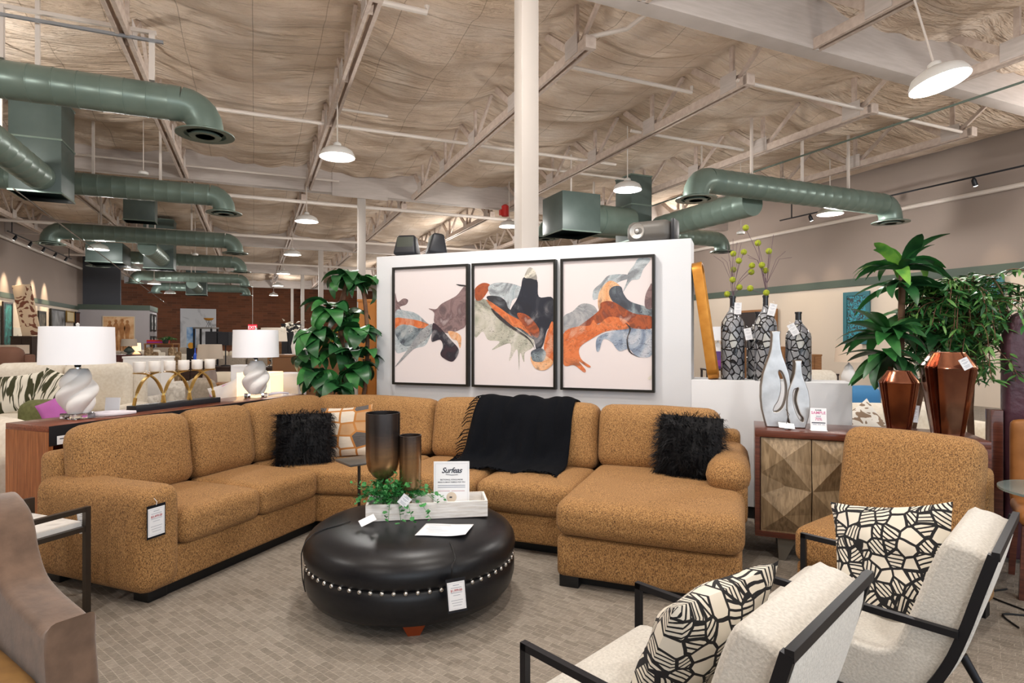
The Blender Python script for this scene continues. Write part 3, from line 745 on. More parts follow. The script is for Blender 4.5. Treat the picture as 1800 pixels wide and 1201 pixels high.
art(-2.05, .86, 1.21, 1.635, 'middle of the three black-framed ink abstracts on the white partition', [
 ('sage', [(707, 440), (760, 430), (840, 470), (900, 560), (960, 600), (1020, 640), (1010, 690), (970, 720), (965, 770), (945, 720), (940, 815), (930, 700), (890, 765), (895, 670), (800, 705), (840, 660), (780, 650), (750, 605), (707, 630)]),
 ('rust', [(707, 375), (750, 342), (790, 355), (770, 400), (740, 435), (712, 430)]),
 ('mist', [(780, 365), (820, 342), (890, 345), (960, 370), (985, 400), (965, 410), (955, 470), (925, 495), (935, 430), (905, 440), (885, 515), (875, 470), (845, 460), (860, 425), (800, 420)]),
 ('char', [(770, 420), (830, 415), (870, 440), (890, 485), (950, 510), (1010, 560), (1060, 620), (1020, 650), (960, 610), (900, 560), (840, 500)]),
 ('orange', [(770, 435), (830, 470), (900, 520), (1000, 570), (1060, 600), (1020, 640), (950, 590), (870, 560)]),
 ('navy', [(965, 315), (1030, 330), (1040, 420), (1110, 430), (1110, 560), (1080, 600), (1060, 680), (1030, 710), (1010, 640), (940, 540), (895, 500), (930, 430), (950, 370)]),
 ('cream', [(968, 315), (985, 270), (1002, 264), (1022, 285), (1030, 328), (1000, 322)]),
 ('rust', [(930, 510), (985, 520), (1040, 590), (1030, 640), (975, 590)]),
 ('orange', [(1110, 560), (1110, 770), (1075, 740), (1065, 680), (1085, 600)]),
 ('peach', [(1000, 740), (1060, 730), (1110, 770), (1070, 812), (1020, 800)]),
 ('slate', [(1005, 710), (1050, 695), (1075, 720), (1060, 765), (1015, 765), (1002, 740)]),
 ('line', [(800, 480), (900, 570), (990, 640), (1020, 700), (985, 645), (890, 580), (820, 520)])], 707, 1112, 250, 890, 238, 900)
art(-1.147, .855, 1.21, 1.635, 'right of the three black-framed ink abstracts on the white partition', [
 ('grey', [(1182, 530), (1230, 500), (1280, 460), (1340, 470), (1365, 520), (1320, 560), (1250, 590), (1182, 610)]),
 ('mist', [(1340, 440), (1340, 390), (1380, 350), (1420, 310), (1500, 305), (1540, 320), (1470, 345), (1420, 380), (1380, 420)]),
 ('mist', [(1515, 300), (1545, 255), (1570, 220), (1625, 225), (1590, 280), (1570, 330), (1530, 340), (1490, 400), (1510, 340)]),
 ('peach', [(1365, 480), (1370, 400), (1420, 340), (1470, 360), (1480, 400), (1440, 440), (1420, 480), (1390, 520)]),
 ('slate', [(1420, 400), (1440, 370), (1480, 370), (1495, 410), (1530, 450), (1632, 490), (1632, 540), (1560, 525), (1500, 490), (1440, 450)]),
 ('blue', [(1360, 640), (1420, 610), (1510, 590), (1632, 600), (1632, 730), (1560, 740), (1520, 700), (1470, 710), (1430, 660), (1390, 650), (1370, 710), (1355, 705)]),
 ('rust', [(1182, 640), (1250, 590), (1365, 500), (1380, 455), (1440, 450), (1540, 510), (1632, 530), (1632, 590), (1540, 590), (1460, 560), (1380, 560)]),
 ('orange', [(1182, 620), (1260, 580), (1320, 575), (1340, 545), (1365, 570), (1420, 530), (1500, 545), (1520, 590), (1410, 605), (1340, 640), (1270, 690), (1275, 750), (1325, 790), (1310, 795), (1265, 765), (1300, 810), (1290, 822), (1240, 785), (1182, 778)]),
 ('line', [(1500, 560), (1530, 590), (1515, 650), (1530, 715), (1575, 745), (1520, 715), (1508, 650), (1522, 595)]),
 ('mauve', [(1600, 420), (1620, 370), (1632, 360), (1632, 480), (1600, 480)]),
 ('cream', [(1612, 855), (1628, 838), (1632, 850), (1622, 862)])], 1182, 1632, 238, 900, 216, 915)

# loudspeakers on the partition
def speaker(u, v, label, kind, rz=0.0):
    root = thing('loudspeaker', label, 'speaker', S(u, v, 2.371), SROT+rz)
    if kind == 'wedge':
        mb = MB(); mb.add([], []); bm = bmesh.new()
        pr = [(-0.13, -0.10, 0.015), (0.13, -0.10, 0.015), (0.13, 0.11, 0.0), (-0.13, 0.11, 0.0), (-0.10, -0.04, 0.23), (0.10, -0.04, 0.23), (0.09, 0.08, 0.22), (-0.09, 0.08, 0.22)]
        vs = [bm.verts.new(p) for p in pr]
        for f in ((3, 2, 1, 0), (4, 5, 6, 7), (0, 1, 5, 4), (1, 2, 6, 5), (2, 3, 7, 6), (3, 0, 4, 7)): bm.faces.new([vs[i] for i in f])
        bmesh.ops.bevel(bm, geom=bm.edges[:], offset=0.03, segments=3, profile=0.5, affect='EDGES'); mb.bm(bm)
        obj('speaker_case', mb, SPKBLACK, root, 40)
        mb = MB(); mb.box(-0.09, 0.09, -0.095, -0.083, 0.04, 0.19, 0.004, T=T(0, 0, 0, -0.2)); obj('speaker_grille', mb, GRILLE, root, 30)
    else:
        mb = MB(); mb.cushion(-0.20, 0.20, -0.10, 0.10, 0.0, 0.19, 0.06, 0.0, 0.012, 8, wob=0); obj('speaker_case', mb, SPKGREY, root, 60)
        mb = MB(); mb.lathe([(0.07, 0.0), (0.066, 0.012), (0.05, 0.004), (0.02, 0.0), (0.018, 0.01), (0.001, 0.016)], 24, T=T(-0.09, -0.108, 0.095, PI/2)); obj('speaker_cone', mb, mat('cone_silver', 'b8b6b2', 0.35, 0.5), root, 40)
        mb = MB(); mb.box(0.20, 0.235, -0.08, 0.09, 0.0, 0.19, 0.012); obj('end_cap', mb, SPKBLACK, root, 30)
speaker(-3.32, PV+0.12, 'black wedge loudspeaker at the left end on top of the partition', 'wedge', 0.2)
speaker(-3.00, PV+0.16, 'smaller black loudspeaker second from left on top of the partition', 'wedge', -0.9)
speaker(-0.78, PV+0.13, 'grey barrel loudspeaker with silver cone on the right top of the partition', 'barrel', -0.15)

# ================================================================ the camel sectional
SO = (-2.2, 4.2)
root = thing('sectional_sofa', 'large camel brown chenille L-shaped sectional sofa with a chaise at right', 'sofa', S(*SO), SROT)
def SM(): return MB(Matrix.Translation((-SO[0], -SO[1], 0)))
def bx(name, *a, bev=0.02, m=None, seg=3):
    mb = SM(); mb.box(*a, bev, seg); return obj(name, mb, m or CAMEL, root, 50)
def cu(name, *a, TT=None, **k):
    mb = SM(); mb.cushion(*a, T=TT, **k); return obj(name, mb, CAMEL, root, 80)
# bases
bx('left_base', -4.05, -3.09, 2.36, 3.72, 0.075, 0.285)
mb = SM(); mb.prism([(-4.05, 3.72), (-3.10, 3.72), (-2.54, 3.86), (-2.54, 4.92), (-4.05, 4.92)], 0.075, 0.285, 0.02); obj('corner_base', mb, CAMEL, root, 50)
bx('middle_base', -2.54, -1.06, 3.86, 4.92, 0.075, 0.285)
bx('chaise_base', -1.055, -0.005, 3.42, 4.92, 0.065, 0.31, bev=0.035)
bx('plinth', -4.0, -3.15, 2.45, 3.8, 0.0, 0.08, bev=0, m=BLACKP); bx('plinth', -4.0, -1.0, 3.95, 4.88, 0.0, 0.08, bev=0, m=BLACKP); bx('plinth', -0.98, -0.08, 3.52, 4.86, 0.0, 0.07, bev=0, m=BLACKP)
for (u, v) in ((-3.2, 2.42), (-3.97, 2.42), (-0.98, 3.50), (-0.10, 3.50), (-0.1, 4.8)):
    bx('foot', u-0.06, u+0.06, v-0.06, v+0.06, 0.0, 0.075, bev=0.004, m=BLACKP)
# backs
bx('left_back', -4.09, -3.90, 2.34, 4.92, 0.28, 0.80, bev=0.05); bx('rear_back', -4.09, -0.02, 4.74, 4.97, 0.28, 0.80, bev=0.05)
# left arm with a deep padded top
mb = SM(); mb.cushion(-4.02, -3.06, 2.27, 2.52, 0.075, 0.655, 0.075, 0.010, 0.006, 14, wob=0.005); obj('arm', mb, CAMEL, root, 80)
# right arm: short, round-fronted
mb = SM(); mb.cushion(-0.185, 0.03, 4.0, 4.9, 0.30, 0.60, 0.06, 0.0, 0.0, 10)
mb.cushion(-0.23, 0.045, 3.97, 4.85, 0.50, 0.72, 0.108, 0.012, 0.0, 14, wob=0.006); obj('arm', mb, CAMEL, root, 80)
# seats
sz = dict(r=0.055, crown=0.022, crown_y=0.012)
cu('seat_cushion', -3.78, -3.05, 2.52, 3.125, 0.285, 0.485, **sz); cu('seat_cushion', -3.78, -3.05, 3.13, 3.70, 0.285, 0.485, **sz)
bm = bmesh.new(); poly = [(-3.78, 3.705), (-3.06, 3.705), (-2.52, 3.835), (-2.52, 4.55), (-3.78, 4.55)]
mb = SM(); bm.free(); mb.prism(poly, 0.285, 0.487, 0.055, 5); obj('corner_seat', mb, CAMEL, root, 60)
cu('seat_cushion', -2.515, -1.79, 3.82, 4.55, 0.285, 0.49, **sz); cu('seat_cushion', -1.785, -1.06, 3.82, 4.55, 0.285, 0.49, **sz)
cu('chaise_seat', -1.062, 0.01, 3.385, 4.55, 0.315, 0.53, r=0.075, crown=0.02, crown_y=0.015, n=16)
# back cushions, leaning
def backc(u0, u1, v, z0=0.47, z1=0.955, th=0.24, facing='v', lean=0.17, wob=0.010):
    w = (u1-u0)/2; h = (z1-z0)/2
    M_ = T(-w if False else 0, 0, 0)
    base = MB(); base.cushion(-w, w, -th/2, th/2, -h, h, 0.085, 0.022, 0.03, 14, wob=wob)
    mb = SM()
    if facing == 'v': TT = T((u0+u1)/2, v, (z0+z1)/2) @ Matrix.Rotation(-lean, 4, 'X')
    else: TT = T(v, (u0+u1)/2, (z0+z1)/2) @ Matrix.Rotation(PI/2, 4, 'Z') @ Matrix.Rotation(-lean, 4, 'X')
    mb.add(base.v, base.f, TT); return obj('back_cushion', mb, CAMEL, root, 80)
backc(2.36, 3.13, -3.80, facing='u'); backc(3.135, 3.71, -3.80, facing='u'); backc(3.715, 4.62, -3.82, facing='u')
backc(-3.82, -2.53, 4.64); backc(-2.525, -1.80, 4.62, z1=0.975); backc(-1.795, -1.06, 4.62, z1=0.97); backc(-1.055, -0.15, 4.62, z0=0.50, z1=0.97)

# throw and pillows on the sofa
root = thing('throw_blanket', 'black knitted throw with fringe draped over the sofa back', 'blanket', S(-1.66, 4.5, 0.5), SROT)
path = smooth_path([(4.80, 0.86), (4.78, 0.97), (4.68, 1.012), (4.58, 1.00), (4.49, 0.88), (4.44, 0.72), (4.40, 0.60), (4.34, 0.535), (4.20, 0.525), (4.10, 0.52)], 5)
def thr(a, b_):
    p = path[min(len(path)-1, int(b_*(len(path)-1)+0.5))]
    lean = b_*0.10
    u = -2.03-0.06*b_-lean*(1-a)+a*(0.78+0.06*b_)
    f = 0.020*math.sin(a*24+b_*5)+0.018*math.sin(a*13-b_*6+1)+0.015*noise.noise(Vector((a*6, b_*6, 1)))
    k = min(1, b_*1.5)*(1 if b_ < 0.9 else (1-b_)*10)
    return (u+1.66, p[0]-4.5-abs(f)*k-0.012, p[1]-0.5+0.010*math.sin(a*17)+abs(f)*0.4)
mb = MB(); mb.grid(thr, 60, len(path)); o = obj('throw_cloth', mb, BLACKKNIT, root, 180)
sd = o.modifiers.new('thickness', 'SOLIDIFY'); sd.thickness = 0.012; sd.offset = 1
mb = MB()
for k in range(34):
    b_ = 0.12+k/34*0.86; p0 = Vector(thr(0, b_)); L = 0.07+random.random()*0.03
    q = [p0+Vector((0, -0.01, 0)), p0+Vector((-L*0.5, -0.018+random.uniform(-.01, .01), -0.01)), p0+Vector((-L, -0.012, -0.035-random.random()*0.03))]
    mb.tube(q, [0.005, 0.0045, 0.003], 5)
for k in range(30):
    a = k/29; p0 = Vector(thr(a, 1.0)); L = 0.05+random.random()*0.03
    mb.tube([p0, p0+Vector((random.uniform(-.02, .02), -L*0.6, 0.0)), p0+Vector((random.uniform(-.03, .03), -L, 0.004))], [0.005, 0.0045, 0.003], 5)
obj('fringe', mb, BLACKKNIT, root, 60)

def fur_pillow(u, v, z, rz, lean, label, size=0.43):
    root = thing('fur_pillow', label, 'pillow', S(u, v, z), SROT)
    M_ = T(0, 0, size*0.46, 0, 0, rz) @ Matrix.Rotation(PI/2-lean, 4, 'X')
    mb = MB(M_); mb.pillow(size, size, 0.21, 18, pinch=0.0); o = obj('pillow_body', mb, BLACKFUR, root, 180)
    rnd = random.Random(int(u*100)); mb2 = MB(); pts = list(mb.v); nf = mb.f
    ctr = M_ @ Vector((0, 0, 0))
    cnt = 0
    while cnt < 5200:
        f = rnd.choice(nf); w = [rnd.random() for _ in f]; sw = sum(w)
        p = sum((pts[i]*wi for i, wi in zip(f, w)), Vector())/sw
        nrm = (pts[f[1]]-pts[f[0]]).cross(pts[f[2]]-pts[f[0]])
        if nrm.length < 1e-9: continue
        nrm.normalize()
        if nrm.dot(p-ctr) < 0: nrm = -nrm
        cl = noise.noise_vector(p*22)
        d1 = (nrm*0.55+cl*0.7+Vector((rnd.uniform(-.3, .3), rnd.uniform(-.3, .3), rnd.uniform(-.3, .3)))+Vector((0, 0, -0.25))).normalized()
        L = rnd.uniform(0.028, 0.058); side = d1.orthogonal().normalized()*0.0016
        q = p+d1*L; e = q+(d1*0.6+Vector((0, 0, -0.6))+cl*0.5)*L*0.7
        mb2.add([p-side, p+side, q+side*.8, q-side*.8, e], [(0, 1, 2, 3), (3, 2, 4)]); cnt += 1
    tag(obj('fur_strands', mb2, BLACKFUR, root, 0), kind='stuff')
fur_pillow(-3.37, 3.90, 0.475, math.radians(38), 0.35, 'shaggy black fur pillow on the left side of the sofa corner')
fur_pillow(-0.36, 4.33, 0.525, math.radians(-14), 0.32, 'shaggy black fur pillow on the chaise against the right arm', 0.45)

# hexagon pillow
m_, nt, b = nodes_mat('hexagon_weave', 0.9); n = N(nt); v = n.coord((1, 1.15, 0))
vo = n.vor(v, 8.0, 'DISTANCE_TO_EDGE', 0.35); vc = n.vor(v, 8.0, 'F1', 0.35)
edge = n.math('LESS_THAN', vo.outputs['Distance'], 0.07)
scl = n.new('SeparateColor'); n.l(vc.outputs['Color'], scl.inputs[0])
cell = n.ramp(scl.outputs[0], [(0.0, '2e2e34'), (0.24, 'd8ccbc'), (0.55, 'b88a58'), (0.72, 'ddd3c4')], 'CONSTANT')
st = n.noise(n.coord((6, 160, 3)), 3, 2)
c = n.mix(n.math('MULTIPLY', st, 0.5), cell, '8f8478'); c = n.mix(edge, c, 'a87038'); n.l(c, b.inputs['Base Color']); n.bump(st, b, 0.4, 0.004)
root = thing('woven_pillow', 'square woven pillow with tan and black hexagons beside the left fur pillow', 'pillow', S(-3.21, 4.25, 0.48), SROT)
mb = MB(); mb.pillow(0.46, 0.45, 0.14, 18)
o = obj('pillow_body', mb, m_, root, 180); o.matrix_local = T(0, 0, 0.215, 0, 0, math.radians(20)) @ Matrix.Rotation(PI/2-0.30, 4, 'X') @ Matrix.Rotation(0.08, 4, 'Z')

# price cards hung on things
def price_card(loc, rz, w, h, label, tilt=0.0, dark=True, string=0.05, lean=0.0, price=None):
    root = thing('price_tag', label, 'price tag', loc, rz)
    R_ = Matrix.Rotation(tilt, 4, 'Y') @ Matrix.Rotation(lean, 4, 'X')
    if dark:
        mb = MB(R_); mb.box(-w/2-0.006, w/2+0.006, 0.0, 0.0015, -h-0.012, 0.016); obj('card_sleeve', mb, mat('dark_sleeve', '1c1e24', 0.25, trans=0.0), root, 0)
    mb = MB(R_); mb.box(-w/2, w/2, -0.0015, -0.0002, -h, 0); obj('card', mb, PAPER, root, 0)
    mb = MB(R_); y = -0.0022
    for k, (fw, th) in enumerate([(0.35, 0.003), (0.62, 0.0022), (0.0, 0), (0.66, 0.0022), (0.4, 0.002), (0.0, 0), (0.68, 0.002), (0.6, 0.002), (0.5, 0.002)]):
        zz = -h*(0.12+k*0.09)
        if fw: mb.box(-w*fw/2, w*fw/2, y, y+0.0005, zz-th/2, zz+th/2)
    for (a, b_, c_, d_) in ((-0.45, 0.45, -0.045, -0.05), (-0.45, 0.45, -0.95, -0.955), (-0.45, -0.442, -0.95, -0.05), (0.442, 0.45, -0.95, -0.05)):
        mb.box(w*a, w*b_, y, y+0.0004, h*min(c_, d_), h*max(c_, d_))
    obj('printed_lines', mb, GRAYINK, root, 0)
    if price: obj('printed_price', mb_from(text_mesh(price, w*0.17, 0.0002, bold=0.0002), R_ @ T(0, y-0.0004, -h*0.31, PI/2)), REDINK, root, 0)
    if string:
        mb = MB(); mb.tube([(0, 0, 0.012), (0.004, 0.0, string*0.6), (-0.006, 0.01, string)], 0.0014, 5); obj('tag_string', mb, PAPER, root)
    return root
# on the sofa's front arm face (faces +u) and on its outer side
price_card(S(-3.035, 2.33, 0.565), SROT+PI/2-0.0, 0.10, 0.155, 'white price tag hanging on the front of the left sofa arm', price='$3,499.00', tilt=0.0)
# ================================================================ ottoman and what stands on it
OC = CW(-0.585, 3.45)
root = thing('round_ottoman', 'large round black leather ottoman with a row of silver nailheads', 'ottoman', OC)
r = 0.602
mb = MB(); pr = [(0.001, 0.455), (0.2, 0.456), (0.38, 0.452), (0.47, 0.443), (0.53, 0.425), (0.57, 0.40), (0.595, 0.365), (0.603, 0.33), (0.600, 0.295), (0.590, 0.272), (0.580, 0.268)][::-1]
mb.lathe(pr, 72); obj('upper_drum', mb, LEATHER, root, 60)
mb = MB(); mb.lathe([(0.45, 0.062), (0.52, 0.066), (0.56, 0.085), (0.585, 0.12), (0.598, 0.17), (0.598, 0.22), (0.590, 0.26), (0.578, 0.270), (0.001, 0.27)], 72); obj('lower_drum', mb, LEATHER, root, 60)
mb = MB(); mb.lathe([(0.583, 0.262), (0.594, 0.266), (0.583, 0.272)], 72); obj('welt', mb, mat('welt_black', '0c0d10', 0.5), root, 60)
nail = None; NN = 64
for k in range(NN):
    a = 2*PI*k/NN
    if nail is None:
        mb = MB(); mb.lathe([(0.0125, 0.0), (0.011, 0.0045), (0.0065, 0.0085), (0.001, 0.0095)], 10); nail = obj('nailhead', mb, NICKEL, root, 60); o = nail
    else: o = nail.copy(); COL.objects.link(o); o.parent = root
    o.location = (math.cos(a)*0.590, math.sin(a)*0.590, 0.262); o.rotation_euler = (0, PI/2, a)
FA = math.atan2(-OC.y, -OC.x)+0.02
for a in (FA, FA+PI/2, FA+PI, FA-PI/2):
    mb = MB(T(0.45*math.cos(a), 0.45*math.sin(a), 0, 0, 0, a)); mb.add([(-0.03, -0.03, 0), (0.03, -0.03, 0), (0.03, 0.03, 0), (-0.03, 0.03, 0), (-0.06, -0.06, 0.07), (0.06, -0.06, 0.07), (0.06, 0.06, 0.07), (-0.06, 0.06, 0.07)],
        [(3, 2, 1, 0), (4, 5, 6, 7), (0, 1, 5, 4), (1, 2, 6, 5), (2, 3, 7, 6), (3, 0, 4, 7)]); obj('foot', mb, FOOTWOOD, root, 0)
def surf(a, rr):
    z = 0.456
    if rr > 0.38:
        for i in range(len(pr)-1):
            if min(pr[i][0], pr[i+1][0]) <= rr <= max(pr[i][0], pr[i+1][0]):
                t = (rr-pr[i][0])/(pr[i+1][0]-pr[i][0]+1e-9); z = max(z if False else 0, pr[i][1]+(pr[i+1][1]-pr[i][1])*t); break
    return z
def on_drum(c, d, lift=0.004):
    w = CW(c, d)-OC; rr = w.length
    return Vector((OC.x+w.x, OC.y+w.y, surf(0, rr)+lift))
# cord with price tag
mb = MB(); pts = [on_drum(-0.32, 3.06), on_drum(-0.30, 3.0), on_drum(-0.285, 2.955, 0.006)]
e = CW(-0.290, 2.853); pts += [Vector((e.x, e.y, 0.40)), Vector((e.x, e.y, 0.345))]
mb.tube(smooth_path([tuple(p) for p in pts], 5), 0.004, 6); tag(obj('tag_cord', mb, BLACKP, None, 60), 'thin black cord holding the price tag at the front of the ottoman', 'cord')
mb = MB(); pts = [on_drum(-0.92, 3.36), on_drum(-1.0, 3.30), on_drum(-1.08, 3.27)]; 
for rr, z in ((0.58, 0.395), (0.603, 0.34), (0.605, 0.30), (0.60, 0.20), (0.585, 0.12)):
    w = (CW(-1.12, 3.22)-OC).normalized(); pts.append(Vector((OC.x+w.x*(rr+0.005), OC.y+w.y*(rr+0.005), z)))
mb.tube(smooth_path([tuple(p) for p in pts], 5), 0.003, 6); tag(obj('tag_cord', mb, BLACKP, None, 60), 'thin cord running down the left side of the ottoman', 'cord')
p = CW(-0.272, 2.843); price_card(Vector((p.x, p.y, 0.33)), -YAW+0.30, 0.085, 0.13, 'clear sleeved price tag hanging over the ottoman nailheads', tilt=-0.06, string=0, lean=-0.12, price='$1,999.00')
# flyer on the ottoman
q = CW(-0.375, 3.22); root = thing('flyer', 'white paper flyer lying flat on the ottoman in front of the tray', 'paper', (q.x, q.y, 0.457), -YAW-0.06)
mb = MB(); mb.grid(lambda a, b_: ((a-0.5)*0.27+0.02*b_, (b_-0.5)*0.20, 0.002+0.010*max(0, a-0.6)**2*6*(1-b_)+0.001*math.sin(a*8)), 12, 6); o = obj('flyer_sheet', mb, PAPER, root, 180)
sd = o.modifiers.new('t', 'SOLIDIFY'); sd.thickness = 0.0012
mb = MB(); rr = random.Random(3)
for k in range(9):
    yy = 0.07-k*0.018; x0 = -0.10+rr.random()*0.02; mb.box(x0, x0+0.06+rr.random()*0.12, yy-0.0014, yy+0.0014, 0.0045, 0.0048)
obj('printed_lines', mb, GRAYINK, root, 0)
# whitewashed tray
TC = CW(-0.505, 3.52); TR = -YAW+math.radians(8.7)
root = thing('wooden_tray', 'long whitewashed wooden box tray on top of the ottoman', 'tray', (TC.x, TC.y, 0.458), TR)
L, W_, Hh, t = 0.70, 0.215, 0.092, 0.014
mb = MB(); mb.box(-L/2, L/2, -W_/2, W_/2, 0, 0.012); obj('tray_base', mb, WHITEWASH, root, 0)
mb = MB(); mb.box(-L/2, L/2, -W_/2, -W_/2+t, 0.012, Hh, 0.001); obj('long_side', mb, WHITEWASH, root, 0)
mb = MB(); mb.box(-L/2, L/2, W_/2-t, W_/2, 0.012, Hh, 0.001); obj('long_side', mb, WHITEWASH, root, 0)
for sx in (-1, 1):
    mb = MB(); mb.box(sx*L/2-(t if sx > 0 else 0), sx*L/2+(0 if sx > 0 else t), -W_/2+t, W_/2-t, 0.012, Hh, 0.001); obj('short_side', mb, WHITEWASH, root, 0)
TZ = 0.470
def on_tray(x, y=0.0): 
    return Vector((TC.x+x*math.cos(TR)-y*math.sin(TR), TC.y+x*math.sin(TR)+y*math.cos(TR), TZ))
# ivy
def leaf_pts(L, w, cup=0.15, n=4, droop=0.5):
    """a curved blade: returns verts and faces, tip along +x"""
    vs = []; fs = []
    for i in range(n+1):
        t = i/n; ww = w*math.sin(PI*min(1, t*0.93+0.05))**0.8*(1-0.25*t); x = L*t; z = -droop*L*t*t
        for sgn in (-1, 0, 1): vs.append((x, sgn*ww/2, z+(cup*ww if sgn else 0)))
    for i in range(n):
        for j in range(2): fs.append((i*3+j, (i+1)*3+j, (i+1)*3+j+1, i*3+j+1))
    return vs, fs
p = on_tray(-0.20, 0.0); root = thing('ivy_plant', 'green ivy plant spilling out of the white tray', 'plant', p, TR)
rnd = random.Random(5); mb = MB(); ms = MB()
ivs = [(0, 0), (0.5, 0.45), (0.85, 0.35), (1.0, 0), (0.85, -0.35), (0.5, -0.45)]
ends = []
for k in range(64):
    a = rnd.uniform(0, 2*PI); R = rnd.uniform(0.04, 0.17); 
    tip = Vector((math.cos(a)*R*1.25-0.02, math.sin(a)*R*0.8, rnd.uniform(0.05, 0.20)*(1-R*2.2)+0.055))
    ends.append((Vector((tip.x*0.3, tip.y*0.3, 0.02)), tip))
for q in ((0.05, -0.15, -0.005), (0.12, -0.19, 0.00), (0.22, -0.17, 0.005), (-0.02, -0.17, 0.0), (0.30, -0.09, 0.10), (0.26, -0.12, 0.08), (-0.20, -0.05, 0.10), (-0.21, 0.02, 0.06)): ends.append((Vector((q[0]*0.4, q[1]*0.3, 0.09)), Vector(q)))
for s0, tip in ends:
    mid = (s0+tip)/2+Vector((0, 0, 0.05)); ms.tube([s0, mid, tip], 0.0014, 4)
    for j in range(9):
        t = 0.35+0.65*j/8; c = s0.lerp(mid, t*2) if t < 0.5 else mid.lerp(tip, t*2-1)
        ss = rnd.uniform(0.020, 0.034); M_ = Matrix.Translation(c+Vector((rnd.uniform(-.012, .012), rnd.uniform(-.012, .012), rnd.uniform(-.01, .012)))) @ Matrix.Rotation(rnd.uniform(0, 6.28), 4, 'Z') @ Matrix.Rotation(rnd.uniform(-0.9, 0.7), 4, 'Y') @ Matrix.Rotation(rnd.uniform(-.6, .6), 4, 'X')
        mb.add([(0, 0, 0)]+[(x*ss, y*ss, 0.004*(1 if i % 2 else 0)) for i, (x, y) in enumerate(ivs[1:])], [(0, 1, 2, 3), (0, 3, 4, 5)], M_)
tag(obj('foliage', mb, IVY, root, 0), kind='stuff'); obj('stem', ms, IVY, root)
q = on_tray(-0.11, -0.135); price_card(Vector((q.x, q.y, 0.60)), TR, 0.058, 0.062, 'small cream tag hanging in the ivy over the tray edge', tilt=0.7, dark=False, string=0)
q = on_tray(-0.335, -0.15); root = thing('price_tag', 'small blank tag leaning at the left end of the tray', 'price tag', (q.x, q.y, 0.46), TR)
mb = MB(); mb.box(-0.045, 0.045, -0.025, 0.025, 0, 0.0015, T=T(-0.0, 0, 0.018, 0.5, -0.35, 0.3)); obj('card', mb, PAPER, root, 0)
# bronze hurricanes
def hurricane(x, y, prof, stem_h, label, n=40):
    p = on_tray(x, y); root = thing('bronze_vase', label, 'vase', p)
    mb = MB(); mb.lathe([(0.001, 0.0), (0.05, 0.0), (0.05, 0.006), (0.012, 0.012), (0.007, 0.02), (0.007, stem_h-0.015), (0.02, stem_h)], 20); obj('vase_stem', mb, mat('antique_brass', '6a5236', 0.35, 0.9), root, 40)
    mb = MB(); out = [(r_, z) for r_, z in prof]; inn = [(max(0.001, r_-0.004), z) for r_, z in reversed(prof)]
    mb.lathe(out+inn, n, (0, 0, stem_h)); obj('vase_body', mb, HUR, root, 50); return root
m_, nt, b = nodes_mat('ombre_bronze_glass', 0.27, 0.85); n = N(nt); sp = n.new('SeparateXYZ'); n.l(n.coord(), sp.inputs[0])
nz = n.noise(n.coord((2, 2, 30)), 4, 3); zz = n.math('ADD', n.math('MULTIPLY', sp.outputs[2], 1.9), n.math('MULTIPLY', nz, 0.16))
n.l(n.ramp(zz, [(0.28, '7a684c'), (0.62, 'a8845c'), (0.86, '6a5a50'), (1.0, '4a4646')]), b.inputs['Base Color']); HUR = m_
hurricane(-0.262, 0.045, [(0.001, 0.0), (0.03, 0.004), (0.06, 0.025), (0.085, 0.06), (0.097, 0.10), (0.101, 0.15), (0.101, 0.40)], 0.19, 'tall goblet-shaped bronze vase on a stem in the tray')
hurricane(-0.10, 0.005, [(0.001, 0.0), (0.055, 0.0), (0.061, 0.008), (0.064, 0.02), (0.065, 0.318)], 0.14, 'slimmer cylindrical bronze vase on a stem right of the goblet vase')
# logo sign in the tray
q = on_tray(0.145, 0.035); root = thing('store_sign', 'white printed store sign standing in the tray on the ottoman', 'sign', q, -YAW+0.05)
mb = MB(); mb.box(-0.108, 0.108, -0.002, 0.002, 0.0, 0.285, T=T(rx=-0.05)); obj('sign_card', mb, PAPER, root, 0)
RS = T(rx=-0.05)
def sign_text(txt, size, z, m, shear=0.0, bold=0.0, x=0.0, name='sign_text', par=None, space=1.0):
    return obj(name, mb_from(text_mesh(txt, size, 0.0002, shear, bold=bold, space=space), RS @ T(x, -0.0026, z, PI/2)), m, par or root, 0)
sign_text('Surfeas', 0.046, 0.230, INK, 0.35, 0.0009, name='sign_logo', space=0.92)
mb = MB(); mb.M = RS; mb.tube([(-0.035, -0.0028, 0.207), (0.0, -0.0028, 0.203), (0.038, -0.0028, 0.205)], 0.0016, 4); obj('logo_swash', mb, INK, root)
sign_text('SECTIONALS, SOFAS & MORE', 0.0105, 0.175, INK, 0, 0.0002, name='sign_heading'); sign_text('MADE IN MANY FABRICS FOR YOU', 0.0105, 0.160, INK, 0, 0.0002, name='sign_heading')
mb = MB(RS)
for zz, w in ((0.141, 0.083), (0.130, 0.083)): mb.box(-w, w, -0.0026, -0.0021, zz-0.0022, zz+0.0022)
obj('small_print', mb, GRAYINK, root, 0); mb = MB(RS); mb.box(-0.083, -0.01, -0.0026, -0.0021, 0.106, 0.109); mb.box(0.0, 0.08, -0.0026, -0.0021, 0.106, 0.109); obj('red_print', mb, mat('soft_red_ink', 'b98a90', 0.6), root, 0)
mb = MB(RS)
for a, b_, c_, d_ in ((-0.098, 0.098, 0.272, 0.2728), (-0.098, -0.0972, 0.01, 0.2728), (0.0972, 0.098, 0.01, 0.2728)): mb.box(a, b_, -0.0026, -0.0021, c_, d_)
obj('sign_border', mb, GRAYINK, root, 0)
mb = MB(RS @ T(0, -0.0026, 0.07, PI/2)); mb.lathe([(0.031, 0.0), (0.001, 0.0006)], 24); obj('round_seal', mb, mat('seal_tan', 'cdbfae', 0.6), root, 0)
